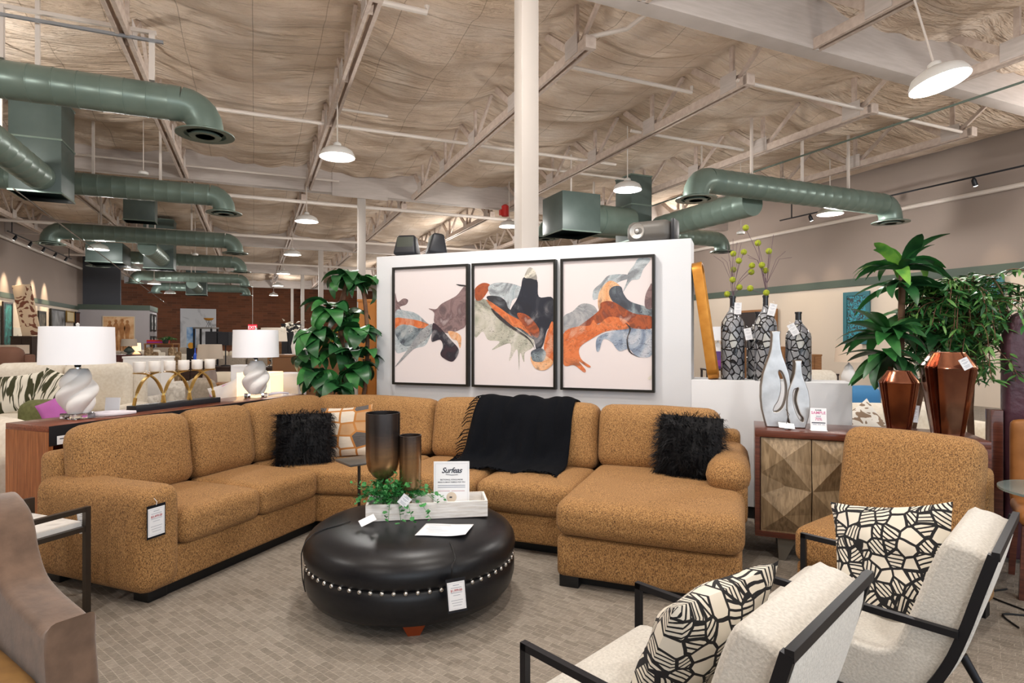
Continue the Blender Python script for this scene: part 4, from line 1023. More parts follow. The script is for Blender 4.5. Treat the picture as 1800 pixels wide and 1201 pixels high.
mb = MB(RS @ T(0, -0.0034, 0.07, PI/2)); mb.box(-0.012, 0.004, -0.004, 0.004, 0, 0.0005); obj('seal_mark', mb, INK, root, 0)
# small drink table between ottoman and sofa corner
q = CW(-1.05, 4.05); root = thing('drink_table', 'small square grey-topped drink table between ottoman and sofa corner', 'table', (q.x, q.y, 0), SROT-0.5)
mb = MB(); mb.box(-0.12, 0.12, -0.12, 0.12, 0.655, 0.672, 0.003); obj('table_top', mb, mat('smoked_metal', '6f6a66', 0.35, 0.5), root, 30)
mb = MB(); mb.tube([(0, 0, 0.01), (0, 0, 0.655)], 0.011, 8); obj('table_post', mb, BRONZEM, root)
mb = MB(); mb.lathe([(0.11, 0), (0.11, 0.008), (0.02, 0.014), (0.001, 0.014)], 24); obj('table_base', mb, BRONZEM, root, 40)

# ================================================================ two white lounge chairs
m_, nt, b = nodes_mat('mudcloth_print', 0.85); n = N(nt)
v = n.coord((1, 1, 0)); wv = n.new('TexNoise'); wv.inputs['Scale'].default_value = 6; n.l(v, wv.inputs[0])
vv = n.new('VectorMath', operation='ADD'); sc_ = n.new('VectorMath', operation='SCALE'); sc_.inputs['Scale'].default_value = 0.035; n.l(wv.outputs['Color'], sc_.inputs[0]); n.l(v, vv.inputs[0]); n.l(sc_.outputs[0], vv.inputs[1])
vo = n.new('TexVoronoi', feature='DISTANCE_TO_EDGE'); vo.inputs['Scale'].default_value = 19; vo.inputs['Randomness'].default_value = 0.75; n.l(vv.outputs[0], vo.inputs['Vector'])
vc = n.new('TexVoronoi', feature='F1'); vc.inputs['Scale'].default_value = 19; vc.inputs['Randomness'].default_value = 0.75; n.l(vv.outputs[0], vc.inputs['Vector'])
edge = n.math('LESS_THAN', vo.outputs['Distance'], 0.085)
# each cell gets its own hatch direction
sp = n.new('SeparateXYZ'); n.l(vv.outputs[0], sp.inputs[0]); sc2 = n.new('SeparateColor'); n.l(vc.outputs['Color'], sc2.inputs[0])
ang = n.math('MULTIPLY', sc2.outputs[0], 6.28)
pr_ = n.math('ADD', n.math('MULTIPLY', sp.outputs[0], n.math('COSINE', ang)), n.math('MULTIPLY', sp.outputs[1], n.math('SINE', ang)))
wv2 = n.math('SINE', n.math('MULTIPLY', pr_, 430.0)); hatch = n.math('MULTIPLY', n.math('GREATER_THAN', wv2, 0.35), n.math('GREATER_THAN', sc2.outputs[1], 0.26))
c = n.mix(n.math('MAXIMUM', edge, hatch), 'e2dccf', '16161a'); n.l(c, b.inputs['Base Color']); MUD = m_

def lounge_chair(label):
    root = thing('lounge_chair', label, 'chair', (0, 0, 0), 0, 'white lounge chairs with black metal frames')
    # local: +y is the way the chair faces, x across
    mb = MB(); prof = [(0.36, 0.30), (0.39, 0.36), (0.37, 0.43), (0.30, 0.455), (0.06, 0.415), (-0.06, 0.42), (-0.125, 0.50), (-0.225, 0.80), (-0.265, 0.83), (-0.32, 0.815), (-0.335, 0.78), (-0.275, 0.55), (-0.225, 0.43), (-0.15, 0.32), (-0.05, 0.27), (0.1, 0.28)]
    pl = smooth_loop(prof, 4); me = curve_mesh([pl], 0.255, 0.02)
    mb.add([v.co.copy() for v in me.vertices], [list(p_.vertices) for p_ in me.polygons], Matrix(((0, 0, 1, 0), (1, 0, 0, 0), (0, 1, 0, 0), (0, 0, 0, 1)))); bpy.data.meshes.remove(me)
    obj('upholstered_shell', mb, CREAMBOUCLE, root, 60)
    for sx in (-1, 1):
        mb = MB(); X = sx*0.305; XB = sx*0.290
        pts = [(X, 0.395, 0.0), (X, 0.395, 0.585)]
        mb.bar(pts[0], (X, 0.395, 0.597), 0.022, 0.022, (1, 0, 0)); mb.bar((X, 0.406, 0.586), (X, -0.27, 0.575), 0.022, 0.022); obj('arm_frame', mb, BLACKM, root, 0)
        mb = MB(); side = smooth_path([(XB, -0.355, 0.84), (XB, -0.315, 0.70), (XB, -0.28, 0.575), (XB, -0.235, 0.45), (XB, -0.165, 0.33), (XB, -0.06, 0.265), (XB, 0.20, 0.27), (XB, 0.39, 0.30)], 3)
        for i in range(len(side)-1): mb.bar(side[i], side[i+1], 0.022, 0.030, (1, 0, 0) if False else (0, 0, 1))
        obj('side_rail', mb, BLACKM, root, 0)
        mb = MB(); mb.tube([(XB, -0.20, 0.26), (XB*1.03, -0.34, 0.0)], [0.018, 0.011], 8); obj('rear_leg', mb, BLACKM, root, 60)
    mb = MB(); mb.bar((-0.30, -0.36, 0.84), (0.30, -0.36, 0.84), 0.020, 0.026); obj('top_rail', mb, BLACKM, root, 0)
    mb = MB(); mb.bar((-0.30, 0.39, 0.29), (0.30, 0.39, 0.29), 0.022, 0.022); obj('front_rail', mb, BLACKM, root, 0)
    return root
ch = lounge_chair('white upholstered lounge chair nearest the camera with black metal frame'); CR = -YAW+math.radians(45)
# centre found from the arm corners
q = CW(0.534, 1.693); ch.location = q; ch.rotation_euler = (0, 0, CR)
q2 = CW(1.42, 2.25); dup(ch, q2, CR, 'white lounge chair with black metal frame at the right edge')
def chair_pillow(q, dx, dy, dz, rz, lean, roll, label, size=0.47):
    base = Vector((q.x, q.y, 0))+Matrix.Rotation(CR, 3, 'Z') @ Vector((dx, dy, 0)); base.z = dz
    root = thing('print_pillow', label, 'pillow', base, CR+rz)
    mb = MB(); mb.pillow(size, size, 0.17, 20, pinch=0.10); o = obj('pillow_body', mb, MUD, root, 180)
    o.matrix_local = T(0, 0, size*0.47) @ Matrix.Rotation(lean, 4, 'X') @ Matrix.Rotation(PI/2, 4, 'X') @ Matrix.Rotation(roll, 4, 'Z')
chair_pillow(q, 0.03, 0.01, 0.40, -0.16, 0.48, 0.05, 'black and cream print pillow on the nearest lounge chair')
chair_pillow(q2, 0.10, 0.00, 0.40, 1.30, 0.34, -0.24, 'black and cream print pillow on the right-edge lounge chair')

# ================================================================ brown armless chair at right
q = CW(2.01, 3.17); az = math.radians(-127); AR = -YAW+math.radians(127)  # faces left and toward the camera
root = thing('armless_chair', 'camel brown armless upholstered chair behind the lounge chairs at right', 'chair', (q.x, q.y, 0), AR)
# local +y = facing, x across
mb = MB(); mb.cushion(-0.345, 0.345, -0.34, 0.33, 0.275, 0.47, 0.055, 0.02, 0.01, 12); obj('seat_cushion', mb, CAMEL, root, 80)
mb = MB(); mb.box(-0.34, 0.34, -0.38, 0.30, 0.07, 0.28, 0.03, 3); obj('seat_base', mb, CAMEL, root, 50)
mb = MB(); bb = MB(); bb.cushion(-0.345, 0.345, -0.11, 0.11, -0.265, 0.265, 0.08, 0.012, 0.03, 12, wob=0.008); mb.add(bb.v, bb.f, T(0, -0.31, 0.70) @ Matrix.Rotation(0.20, 4, 'X')); obj('back_cushion', mb, CAMEL, root, 80)
mb = MB(); mb.box(-0.34, 0.34, -0.54, -0.40, 0.07, 0.80, 0.04, 3); obj('back_frame', mb, CAMEL, root, 50)
for sx in (-1, 1):
    for y in (-0.45, 0.24): mb = MB(); mb.box(sx*0.29-0.035, sx*0.29+0.035, y-0.035, y+0.035, 0, 0.075); obj('foot', mb, BLACKP, root, 0)

# ================================================================ left foreground: wing chair, marble side table
q = CW(-1.66, 2.03); WR = -YAW-math.radians(124)   # local +y = facing
root = thing('wing_chair', 'brown suede wing armchair cut by the lower left corner', 'chair', (q.x, q.y, 0), WR)
# the arm nearest the sofa is the visible one
def wc(name, *a, **k):
    mb = MB(); mb.cushion(*a, **k); return obj(name, mb, SUEDE, root, 80)
for sx in (1, -1):
    x0, x1 = (-0.05, 0.07) if sx > 0 else (0.70, 0.82)
    prof = [(0.36, 0.10), (0.37, 0.56), (0.345, 0.60), (0.12, 0.625), (-0.02, 0.66), (-0.10, 0.74), (-0.14, 0.82), (-0.20, 0.87), (-0.34, 0.88), (-0.36, 0.60), (-0.34, 0.10)]
    pl = smooth_loop(prof, 3); me = curve_mesh([pl], 0.045, 0.022)
    mb = MB(); mb.add([v.co.copy() for v in me.vertices], [list(p_.vertices) for p_ in me.polygons], Matrix.Translation(((x0+x1)/2, 0, 0)) @ Matrix(((0, 0, 1, 0), (1, 0, 0, 0), (0, 1, 0, 0), (0, 0, 0, 1)))); bpy.data.meshes.remove(me)
    obj('wing_arm', mb, SUEDE, root, 60)
SUEDE_ = SUEDE; SUEDE = mat('tan_seat', '94703f', 0.7, col2='86643a', scale=20)
wc('seat_cushion', 0.075, 0.695, -0.25, 0.37, 0.34, 0.49, r=0.05, crown=0.02)
SUEDE = SUEDE_
mb = MB(); mb.box(0.05, 0.72, -0.3, 0.34, 0.12, 0.34, 0.02); obj('seat_base', mb, SUEDE, root, 50)
wc('chair_back', -0.02, 0.78, -0.50, -0.32, 0.12, 0.92, r=0.07, crown=0.02)
for x in (0.0, 0.76):
    for y in (-0.32, 0.30): mb = MB(); mb.tube([(x, y, 0), (x, y, 0.13)], [0.018, 0.028], 8); obj('leg', mb, DKWOOD, root)

root = thing('marble_side_table', 'side table with white marble top and dark metal frame beside the left sofa arm', 'table', S(-3.56, 1.86), SROT)
mb = MB(); mb.box(-0.225, 0.225, -0.265, 0.265, 0.485, 0.512, 0.002); obj('marble_top', mb, MARBLE, root, 0)
for (x, y) in ((-0.24, -0.28), (0.24, -0.28), (0.24, 0.28), (-0.24, 0.28)):
    mb = MB(); mb.box(x-0.014, x+0.014, y-0.014, y+0.014, 0, 0.59); obj('leg', mb, BRONZEM, root, 0)
for x in (-0.24, 0.24):
    mb = MB(); mb.box(x-0.014, x+0.014, -0.27, 0.27, 0.565, 0.59); obj('raised_rail', mb, BRONZEM, root, 0)
mb = MB(); mb.box(-0.24, 0.24, -0.29, -0.265, 0.46, 0.485); mb.box(-0.24, 0.24, 0.265, 0.29, 0.46, 0.485); mb.box(-0.25, -0.225, -0.27, 0.27, 0.46, 0.485); mb.box(0.225, 0.25, -0.27, 0.27, 0.46, 0.485); obj('top_frame', mb, BRONZEM, root, 0)
price_card(S(-3.40, 2.17, 0.545), SROT+0.2, 0.075, 0.12, 'blue-edged tag hanging between the side table and sofa arm', dark=False, string=0.0, tilt=-0.15)
q = S(-3.84, 1.70, 0.0); root = thing('hanging_strap', 'white cord and strap dangling under the side table', 'cord', q)
mb = MB(); mb.tube(smooth_path([(0.02, 0, 0.46), (0.0, 0.02, 0.36), (0.03, 0.02, 0.25), (0.10, 0.0, 0.12)], 5), 0.006, 6); obj('strap', mb, PAPER, root)
# ================================================================ carved cabinet at right and its display
U0, U1, V0, V1 = 0.075, 1.39, 4.35, 4.82
root = thing('carved_sideboard', 'dark cherry sideboard with faceted carved wooden doors', 'sideboard', S((U0+U1)/2, (V0+V1)/2), SROT)
hw, hd = (U1-U0)/2, (V1-V0)/2
mb = MB(); mb.box(-hw, hw, -hd, hd, 0.835, 0.88, 0.003); obj('cabinet_top', mb, CABWOOD, root, 30)
mb = MB(); mb.box(-hw, -hw+0.03, -hd, hd, 0.16, 0.835); mb.box(hw-0.03, hw, -hd, hd, 0.16, 0.835); mb.box(-hw+0.03, hw-0.03, -hd, hd, 0.16, 0.195); mb.box(-hw+0.03, hw-0.03, -hd+0.04, hd, 0.195, 0.835); obj('cabinet_body', mb, CABWOOD, root, 0)
dw = (2*hw-0.07)/4; dh = 0.635
def door(k):
    x0 = -hw+0.035+k*dw; flip = k % 2
    P = {'TL': (0, 0, 0), 'T1': (0.80, 0, 0), 'TR': (1, 0, .1), 'R1': (1, .27, 0.2), 'M': (1, .53, .75), 'R2': (1, .78, .2), 'BR': (1, 1, .1), 'B1': (.72, 1, 0), 'BL': (0, 1, 0), 'L2': (0, .62, .1), 'L1': (0, .38, .1), 'P1': (.46, .20, 1), 'P2': (.46, .80, 1), 'C': (.42, .50, 0)}
    fans = {'P1': ['TL', 'T1', 'TR', 'R1', 'M', 'C', 'L1', 'TL'], 'P2': ['C', 'M', 'R2', 'BR', 'B1', 'BL', 'L2', 'C']}
    tris = []
    for c_, ring in fans.items():
        for i in range(len(ring)-1): tris.append((c_, ring[i], ring[i+1]))
    tris += [('L1', 'C', 'L2')]
    mb = MB()
    for tnames in tris:
        vs = []
        for nme in tnames:
            a, b_, h = P[nme]; a = 1-a if flip else a
            vs.append((x0+0.003+a*(dw-0.006), -hd+0.016-h*0.055, 0.83-b_*dh))
        if flip: vs = vs[::-1]
        mb.add(vs, [(0, 1, 2)])
    mb.box(x0+0.003, x0+dw-0.003, -hd+0.012, -hd+0.03, 0.83-dh, 0.83)
    return obj('door', mb, DOORWOOD, root, 0)
for k in range(4): door(k)
for sx in (-1, 1):
    for sy in (-1, 1):
        mb = MB(); x = sx*(hw-0.2); y = sy*(hd-0.06); mb.add([(x-0.02+sx*0.03, y-0.02, 0), (x+0.02+sx*0.03, y-0.02, 0), (x+0.02+sx*0.03, y+0.02, 0), (x-0.02+sx*0.03, y+0.02, 0), (x-0.06, y-0.04, 0.16), (x+0.06, y-0.04, 0.16), (x+0.06, y+0.04, 0.16), (x-0.06, y+0.04, 0.16)],
            [(3, 2, 1, 0), (4, 5, 6, 7), (0, 1, 5, 4), (1, 2, 6, 5), (2, 3, 7, 6), (3, 0, 4, 7)]); obj('leg', mb, mat('grey_leg', '6a665e', 0.5), root, 0)
CT = 0.881
# silver bottle sculptures with a crescent slot
def sculpture(u, v, h, w, rz, slot, label, flip=1):
    root = thing('silver_sculpture', label, 'sculpture', S(u, v, CT), SROT+rz)
    half = [(0.30, 0.0), (0.36, 0.06), (0.46, 0.18), (0.5, 0.30), (0.49, 0.42), (0.42, 0.55), (0.30, 0.66), (0.20, 0.74), (0.135, 0.82), (0.11, 0.90), (0.10, 0.97), (0.12, 1.0)]
    right = [(x*w, z*h) for x, z in half]; left = [(-x*w, z*h) for x, z in reversed(half)]
    outl = right+left
    sl = smooth_loop([(x*w*flip, z*h) for x, z in slot], 4)
    me = curve_mesh([outl, sl], 0.032, 0.008)
    mb = MB(); mb.add([q.co.copy() for q in me.vertices], [list(p_.vertices) for p_ in me.polygons], Matrix.Translation((0, 0, 0.008)) @ Matrix.Rotation(PI/2, 4, 'X')); bpy.data.meshes.remove(me)
    o = obj('sculpture_body', mb, [SILVER, PEWTER], root, 35)
    for p_ in o.data.polygons: p_.material_index = 0 if abs(p_.normal.y) > 0.75 else 1
slotA = [(0.10, 0.60), (0.22, 0.585), (0.33, 0.52), (0.40, 0.42), (0.38, 0.31), (0.27, 0.20), (0.08, 0.145), (-0.12, 0.15), (-0.08, 0.21), (0.04, 0.27), (0.12, 0.35), (0.14, 0.42), (0.11, 0.50), (0.05, 0.56)]
sculpture(0.21, 4.56, 0.66, 0.185, 0.10, slotA, 'taller silver bottle sculpture with a crescent slot on the sideboard')
slotB = [(-0.10, 0.60), (0.0, 0.61), (0.05, 0.58), (-0.02, 0.50), (-0.06, 0.40), (0.02, 0.30), (0.14, 0.20), (0.28, 0.14), (0.24, 0.07), (0.04, 0.10), (-0.14, 0.20), (-0.27, 0.32), (-0.31, 0.45), (-0.24, 0.57)]
sculpture(0.35, 4.565, 0.455, 0.135, 0.15, slotB, 'shorter silver bottle sculpture with a crescent slot on the sideboard')
root = thing('price_tag', 'white folded tag lying between the two silver sculptures', 'price tag', S(0.275, 4.44, CT), SROT)
mb = MB(); mb.box(-0.05, 0.05, -0.03, 0.03, 0.004, 0.006, T=T(0, 0, 0.022, 0.5, 0.08, 0.1)); mb.box(-0.012, 0.012, 0.01, 0.015, 0, 0.045); obj('card', mb, PAPER, root, 0)
mb = MB(); mb.tube([(0, 0.0, 0.04), (0.02, 0.03, 0.10), (0.0, 0.07, 0.13)], 0.0015, 5); obj('tag_string', mb, BLACKP, root)
# small sale sign
root = thing('sale_sign', 'small white sale sign with pink print on the sideboard', 'sign', S(0.475, 4.47, CT), SROT+0.1)
mb = MB(); mb.box(-0.05, 0.05, -0.002, 0.002, 0, 0.15, T=T(rx=-0.1)); mb.box(-0.05, 0.05, -0.03, 0.03, 0, 0.003); obj('sign_card', mb, PAPER, root, 0)
RS = T(rx=-0.1); PINK = mat('pink_ink', 'd06a9a', 0.6)
for txt, s_, z, m in (('FLOOR', 0.012, 0.136, INK), ('SAMPLE', 0.026, 0.118, PINK), ('SALE', 0.014, 0.094, GRAYINK), ('70%', 0.026, 0.075, PINK)):
    obj('sign_text', mb_from(text_mesh(txt, s_, 0.0002, bold=0.0003), RS @ T(0, -0.0028, z, PI/2)), m, root, 0)
mb = MB(RS); mb.box(-0.042, 0.042, -0.0028, -0.0022, 0.048, 0.054); obj('black_bar', mb, INK, root, 0)
mb = MB(RS); mb.box(-0.036, -0.012, -0.0028, -0.0022, 0.038, 0.042); mb.box(-0.006, 0.016, -0.0028, -0.0022, 0.038, 0.042); mb.box(0.022, 0.038, -0.0028, -0.0022, 0.038, 0.042); obj('small_print', mb, GRAYINK, root, 0)
# faceted copper vases
def copper(u, v, h, w, label, rz=0.0):
    root = thing('copper_vase', label, 'vase', S(u, v, CT), SROT+rz); mb = MB(); R = w/2
    prof = [(0.52, 0.0), (0.56, 0.02), (0.80, 0.45), (0.98, 0.80), (1.0, 0.815), (0.97, 0.84), (0.62, 0.985), (0.60, 1.0), (0.56, 1.0), (0.55, 0.97), (0.5, 0.8)]
    angs = []
    for k in range(4):       # four broad faces separated by bunched pleats
        a = k*PI/2
        angs += [(a+0.05, 1.0), (a+0.45, 0.92), (a+0.80, 0.97), (a+0.92, 1.04), (a+1.00, 0.88), (a+1.08, 1.06), (a+1.17, 0.88), (a+1.26, 1.06), (a+1.34, 0.88), (a+1.42, 1.04)]
    nA = len(angs); vs = []; fs = []
    for r_, z in prof:
        for a, k_ in angs: vs.append((r_*R*k_*math.cos(a), r_*R*k_*math.sin(a), z*h))
    for i in range(len(prof)-1):
        for k in range(nA): fs.append((i*nA+k, i*nA+(k+1) % nA, (i+1)*nA+(k+1) % nA, (i+1)*nA+k))
    fs.append(tuple(range(nA))[::-1]); mb.add(vs, fs); obj('vase_body', mb, COPPER, root, 18)
copper(0.95, 4.53, 0.41, 0.25, 'smaller faceted polished copper vase on the sideboard', 1.0)
copper(1.205, 4.49, 0.535, 0.31, 'larger faceted polished copper vase on the sideboard', 1.15)
price_card(S(1.235, 4.32, CT+0.50), SROT+0.1, 0.05, 0.07, 'small white tag hanging from the rim of the larger copper vase', tilt=-0.5, dark=False, string=0)
price_card(S(1.03, 4.50, CT+0.19), SROT+0.4, 0.07, 0.11, 'white tag hanging beside the smaller copper vase', tilt=0.1, dark=False, string=0.03)

# ================================================================ low ledge: mirror, mosaic bottles
LZ = 1.151
m_, nt, b = nodes_mat('mosaic_glaze', 0.12); n = N(nt); v = n.coord((1, 1, 0.75))
vo = n.vor(v, 20, 'DISTANCE_TO_EDGE', 1.0); vc = n.vor(v, 20, 'F1', 1.0)
cell = n.ramp(n.noise(vc.outputs['Color'], 4, 0), [(0.35, '8f9196'), (0.5, '777980'), (0.62, 'b4b5b2'), (0.7, '5e6068')], 'CONSTANT')
n.l(n.mix(n.math('LESS_THAN', vo.outputs['Distance'], 0.075), cell, '1a1b1f'), b.inputs['Base Color'])
n.bump(n.math('MINIMUM', vo.outputs['Distance'], 0.12), b, 0.8, 0.02); MOSAIC = m_
def mosaic(u, v, h, w, label):
    root = thing('mosaic_bottle', label, 'vase', S(u, v, LZ), SROT); R = w/2; mb = MB()
    mb.lathe([(R*0.96, 0), (R, 0.01), (R, h*0.62), (R*0.93, h*0.69), (R*0.60, h*0.77), (R*0.32, h*0.83), (R*0.24, h*0.88)], 32); obj('bottle_body', mb, MOSAIC, root, 60)
    mb = MB(); mb.lathe([(R*0.24, h*0.88), (R*0.24, h), (R*0.28, h), (R*0.28, h*0.975), (R*0.18, h*0.97)], 20); obj('bottle_neck', mb, mat('black_glaze', '26272c', 0.12), root, 50)
mosaic(-0.085, PV+0.17, 0.72, 0.195, 'grey mosaic bottle vase next to the gold mirror'); mosaic(0.12, PV+0.26, 0.585, 0.19, 'mosaic bottle vase partly hidden behind its taller neighbour')
mosaic(0.175, PV+0.085, 0.715, 0.18, 'tall pale mosaic bottle vase behind the silver sculptures'); mosaic(0.43, PV+0.17, 0.575, 0.20, 'shortest mosaic bottle vase at the right of the ledge')
for (u, v, z, lab, tl) in ((-0.04, PV+0.10, LZ+0.66, 'white tag on the neck of the mosaic bottle by the mirror', 0.05), (0.235, PV+0.03, LZ+0.64, 'white tag on the neck of the tall pale mosaic bottle', 0.25),
                       (0.03, PV+0.10, LZ+0.44, 'white tag hanging on the half-hidden mosaic bottle', -0.2), (0.36, PV+0.06, LZ+0.47, 'white tag tilted on the shortest mosaic bottle', -0.5)):
    price_card(S(u, v, z), SROT, 0.058, 0.10, lab, tilt=tl, dark=False, string=0.02)
def billy(u, v, z0, pts, label):
    root = thing('ball_flower_branch', label, 'artificial flowers', S(u, v, z0), SROT)
    mb = MB(); mb.tube([(0, 0, -0.12), (0, 0, 0.02)], 0.003, 5)
    base = Vector((0, 0, 0.0)); rnd = random.Random(len(pts))
    for (x, z) in pts:
        e = Vector((x, rnd.uniform(-.05, .05), z)); mid = Vector((x*0.45+rnd.uniform(-.02, .02), e.y*0.4, z*0.55)); mb.tube(smooth_path([tuple(base), tuple(mid), tuple(e)], 4), 0.0022, 5)
    for k in range(7): a = rnd.uniform(-0.2, 0.2); mb.tube([(0, 0, 0.1), (a*0.5, 0.01, 0.3), (a, 0.02, 0.3+rnd.random()*0.22)], 0.0016, 4)
    obj('branches', mb, mat('twig_mauve', '6a5560', 0.8), root)
    ball = None
    for (x, z) in pts:
        if ball is None:
            mb = MB(); nb = 12; R = 0.026
            mb.lathe([(max(0.0005, R*math.sin(PI*i/nb)), -R*math.cos(PI*i/nb)) for i in range(nb+1)], 16); ball = obj('ball_flower', mb, mat('ball_flower_green', 'b4be3a', 0.9, col2='93a02a', scale=60, bump=0.8, bscale=200), root, 180); o = ball
        else: o = ball.copy(); COL.objects.link(o); o.parent = root
        o.location = (x, 0, z)
    rnd = random.Random(len(pts)); root_children = [c for c in root.children if c.name.startswith('ball')]
    for c in root_children: c.location.y = rnd.uniform(-.05, .05)
billy(-0.085, PV+0.17, LZ+0.72, [(-0.045, 0.02), (0.055, 0.075), (0.0, 0.14), (0.005, 0.235), (0.05, 0.30), (0.005, 0.37), (0.09, 0.385), (0.155, 0.255), (0.15, 0.205)], 'branch of lime green ball flowers in the mosaic bottle by the mirror')
billy(0.185, PV+0.085, LZ+0.715, [(-0.005, 0.02), (-0.13, 0.06), (-0.01, 0.21), (-0.04, 0.25), (0.015, 0.37), (-0.07, 0.44), (-0.165, 0.57)], 'branch of lime green ball flowers in the tall pale mosaic bottle')
# gold mirror leaning on the end of the tall panel
root = thing('gold_mirror', 'gold-leaf framed mirror with rounded corners leaning on the partition end', 'mirror', S(-0.238, PV+0.17, LZ), SROT)
def rr_loop(w, h, r_, n_=6):
    out = []
    for cx_, cy_, a0 in ((w/2-r_, h/2-r_, 0), (-w/2+r_, h/2-r_, PI/2), (-w/2+r_, -h/2+r_, PI), (w/2-r_, -h/2+r_, 1.5*PI)):
        for k in range(n_+1): a = a0+PI/2*k/n_; out.append((cx_+r_*math.cos(a), cy_+r_*math.sin(a)))
    return out
me = curve_mesh([rr_loop(0.34, 1.02, 0.09), rr_loop(0.31, 0.99, 0.075)], 0.040, 0.002)
Mm = Matrix.Rotation(-0.138, 4, 'Y') @ Matrix.Translation((0, 0, 0.515)) @ Matrix(((0, 0, 1, 0), (1, 0, 0, 0), (0, 1, 0, 0), (0, 0, 0, 1)))
mb = MB(); mb.add([q.co.copy() for q in me.vertices], [list(p_.vertices) for p_ in me.polygons], Mm); bpy.data.meshes.remove(me); obj('mirror_frame', mb, GOLDLEAF, root, 35)
me = curve_mesh([rr_loop(0.305, 0.985, 0.07)], 0.003, 0.0); mb = MB(); mb.add([q.co.copy() for q in me.vertices], [list(p_.vertices) for p_ in me.polygons], Mm @ Matrix.Translation((0, 0, -0.03))); bpy.data.meshes.remove(me)
obj('mirror_glass', mb, mat('mirror_glass', 'e8ecec', 0.03, 1.0), root, 0)

# ================================================================ plants
def blade(mb, base, az, elev, L, w, droop, cup=0.12, n_=6, shape=0.8, mi=0):
    mb.cur = mi; vs = []; x = z = 0.0; a = elev
    for i in range(n_+1):
        t = i/n_; ww = w*(math.sin(PI*min(0.995, t**shape*0.97+0.02)))**0.75
        for s_ in (-1, 0, 1): vs.append((x, s_*ww/2, z+(cup*ww if s_ else 0)))
        a = elev-droop*(t+0.5/n_); x += math.cos(a)*L/n_; z += math.sin(a)*L/n_
    fs = []
    for i in range(n_):
        for j in range(2): fs.append((i*3+j, (i+1)*3+j, (i+1)*3+j+1, i*3+j+1))
    mb.add(vs, fs, Matrix.Translation(base) @ Matrix.Rotation(az, 4, 'Z') @ Matrix.Rotation(random.uniform(-.5, .5), 4, 'X'))
def pot(root, r_, h, m=POT):
    mb = MB(); mb.lathe([(r_*0.75, 0), (r_, h), (r_*0.93, h), (r_*0.9, h-0.03), (0.001, h-0.03)], 24); obj('planter_pot', mb, m, root, 40)
random.seed(21)
# left corner plant: big arching split leaves in tiers on two canes
p0 = at(607, 6.3); root = thing('philodendron_tree', 'tall artificial plant with tiers of broad dark green leaves left of the partition', 'plant', p0)
pot(root, 0.19, 0.38)
mb = MB(); toL = lambda px, py, dd=0.0: (CW((px-CX)/F*(6.3+dd), 6.3+dd, zat(py, 6.3+dd))-p0)
mb.tube(smooth_path([(0, 0, 0.33), tuple(toL(605, 690)), tuple(toL(601, 600)), tuple(toL(598, 545)), tuple(toL(612, 495))], 4), [0.028]*17, 8)
mb.tube(smooth_path([(0.03, 0.03, 0.33), tuple(toL(640, 690)), tuple(toL(646, 600)), tuple(toL(640, 520)), tuple(toL(628, 490))], 4), 0.022, 8); obj('trunk', mb, TRUNK, root, 60)
fol = MB()
def clump(c, n_, L, w, el=(0.1, 1.0), dr=(1.2, 2.2), mis=(0, 0, 1), shape=0.62):
    for k in range(n_):
        az = 2*PI*k/n_+random.uniform(-.35, .35); e = random.uniform(*el)
        blade(fol, Vector(c)+Vector((0, 0, random.uniform(-.03, .03))), az, e, L*random.uniform(0.75, 1.1), w*random.uniform(0.8, 1.15), random.uniform(*dr), 0.10, 7, shape, random.choice(mis))
for (px, py, n_, L, dd) in ((606, 490, 15, 0.32, -0.05), (640, 502, 10, 0.28, 0.05), (580, 545, 13, 0.33, -0.15), (612, 558, 10, 0.30, 0.1), (558, 595, 15, 0.38, -0.2), (630, 585, 15, 0.31, -0.15), (598, 622, 14, 0.35, -0.05), (560, 662, 15, 0.36, -0.2), (628, 655, 14, 0.31, -0.15), (592, 685, 13, 0.34, -0.25), (548, 628, 10, 0.30, -.15), (640, 625, 8, 0.3, -0.1)):
    clump(toL(px, py, dd), n_, L, 0.19, (0.2, 1.1), (1.6, 2.9))
tag(obj('foliage', fol, [LEAFD, LEAF], root, 60), kind='stuff')
# dracaena behind the sideboard
p0 = S(1.06, 5.06); p0 = at(1583, 4.3); root = thing('dracaena_plant', 'tall artificial plant with broad pointed leaves behind the copper vases', 'plant', p0)
pot(root, 0.17, 0.35); toL = lambda px, py, dd=0.0: (CW((px-CX)/F*(4.3+dd), 4.3+dd, zat(py, 4.3+dd))-p0)
mb = MB(); mb.tube([(0, 0, 0.3), tuple(toL(1583, 640)), tuple(toL(1586, 480))], 0.022, 10); mb.tube([(0.02, 0, 0.3), tuple(toL(1572, 700)), tuple(toL(1562, 620))], 0.018, 8); mb.tube([(0.02, 0.04, 0.3), tuple(toL(1640, 600)), tuple(toL(1650, 545))], 0.018, 8); obj('trunk', mb, TRUNK, root, 60)
fol = MB()
clump(toL(1586, 472), 24, 0.36, 0.095, (0.2, 1.4), (0.9, 2.0), (0, 2, 2, 2, 1), 0.8); clump(toL(1584, 500), 14, 0.36, 0.095, (-0.2, 0.5), (0.6, 1.4), (0, 1), 0.8)  # top clump mostly lime: light from above painted into the leaf colour
clump(toL(1560, 590, -0.1), 26, 0.36, 0.095, (0.0, 1.2), (0.9, 1.9), (0, 0, 1), 0.8); clump(toL(1560, 620, -0.1), 20, 0.36, 0.095, (-0.6, 0.3), (0.5, 1.2), (0, 1, 1), 0.8)
clump(toL(1650, 530, 0.1), 26, 0.36, 0.09, (0.0, 1.2), (0.9, 1.9), (0, 1, 2), 0.8); clump(toL(1600, 555, 0.2), 20, 0.33, 0.09, (-0.3, 0.8), (0.8, 1.6), (1, 1, 0), 0.8); clump(toL(1648, 585, 0.0), 20, 0.32, 0.085, (-0.4, 0.6), (0.8, 1.6), (1, 0), 0.8)
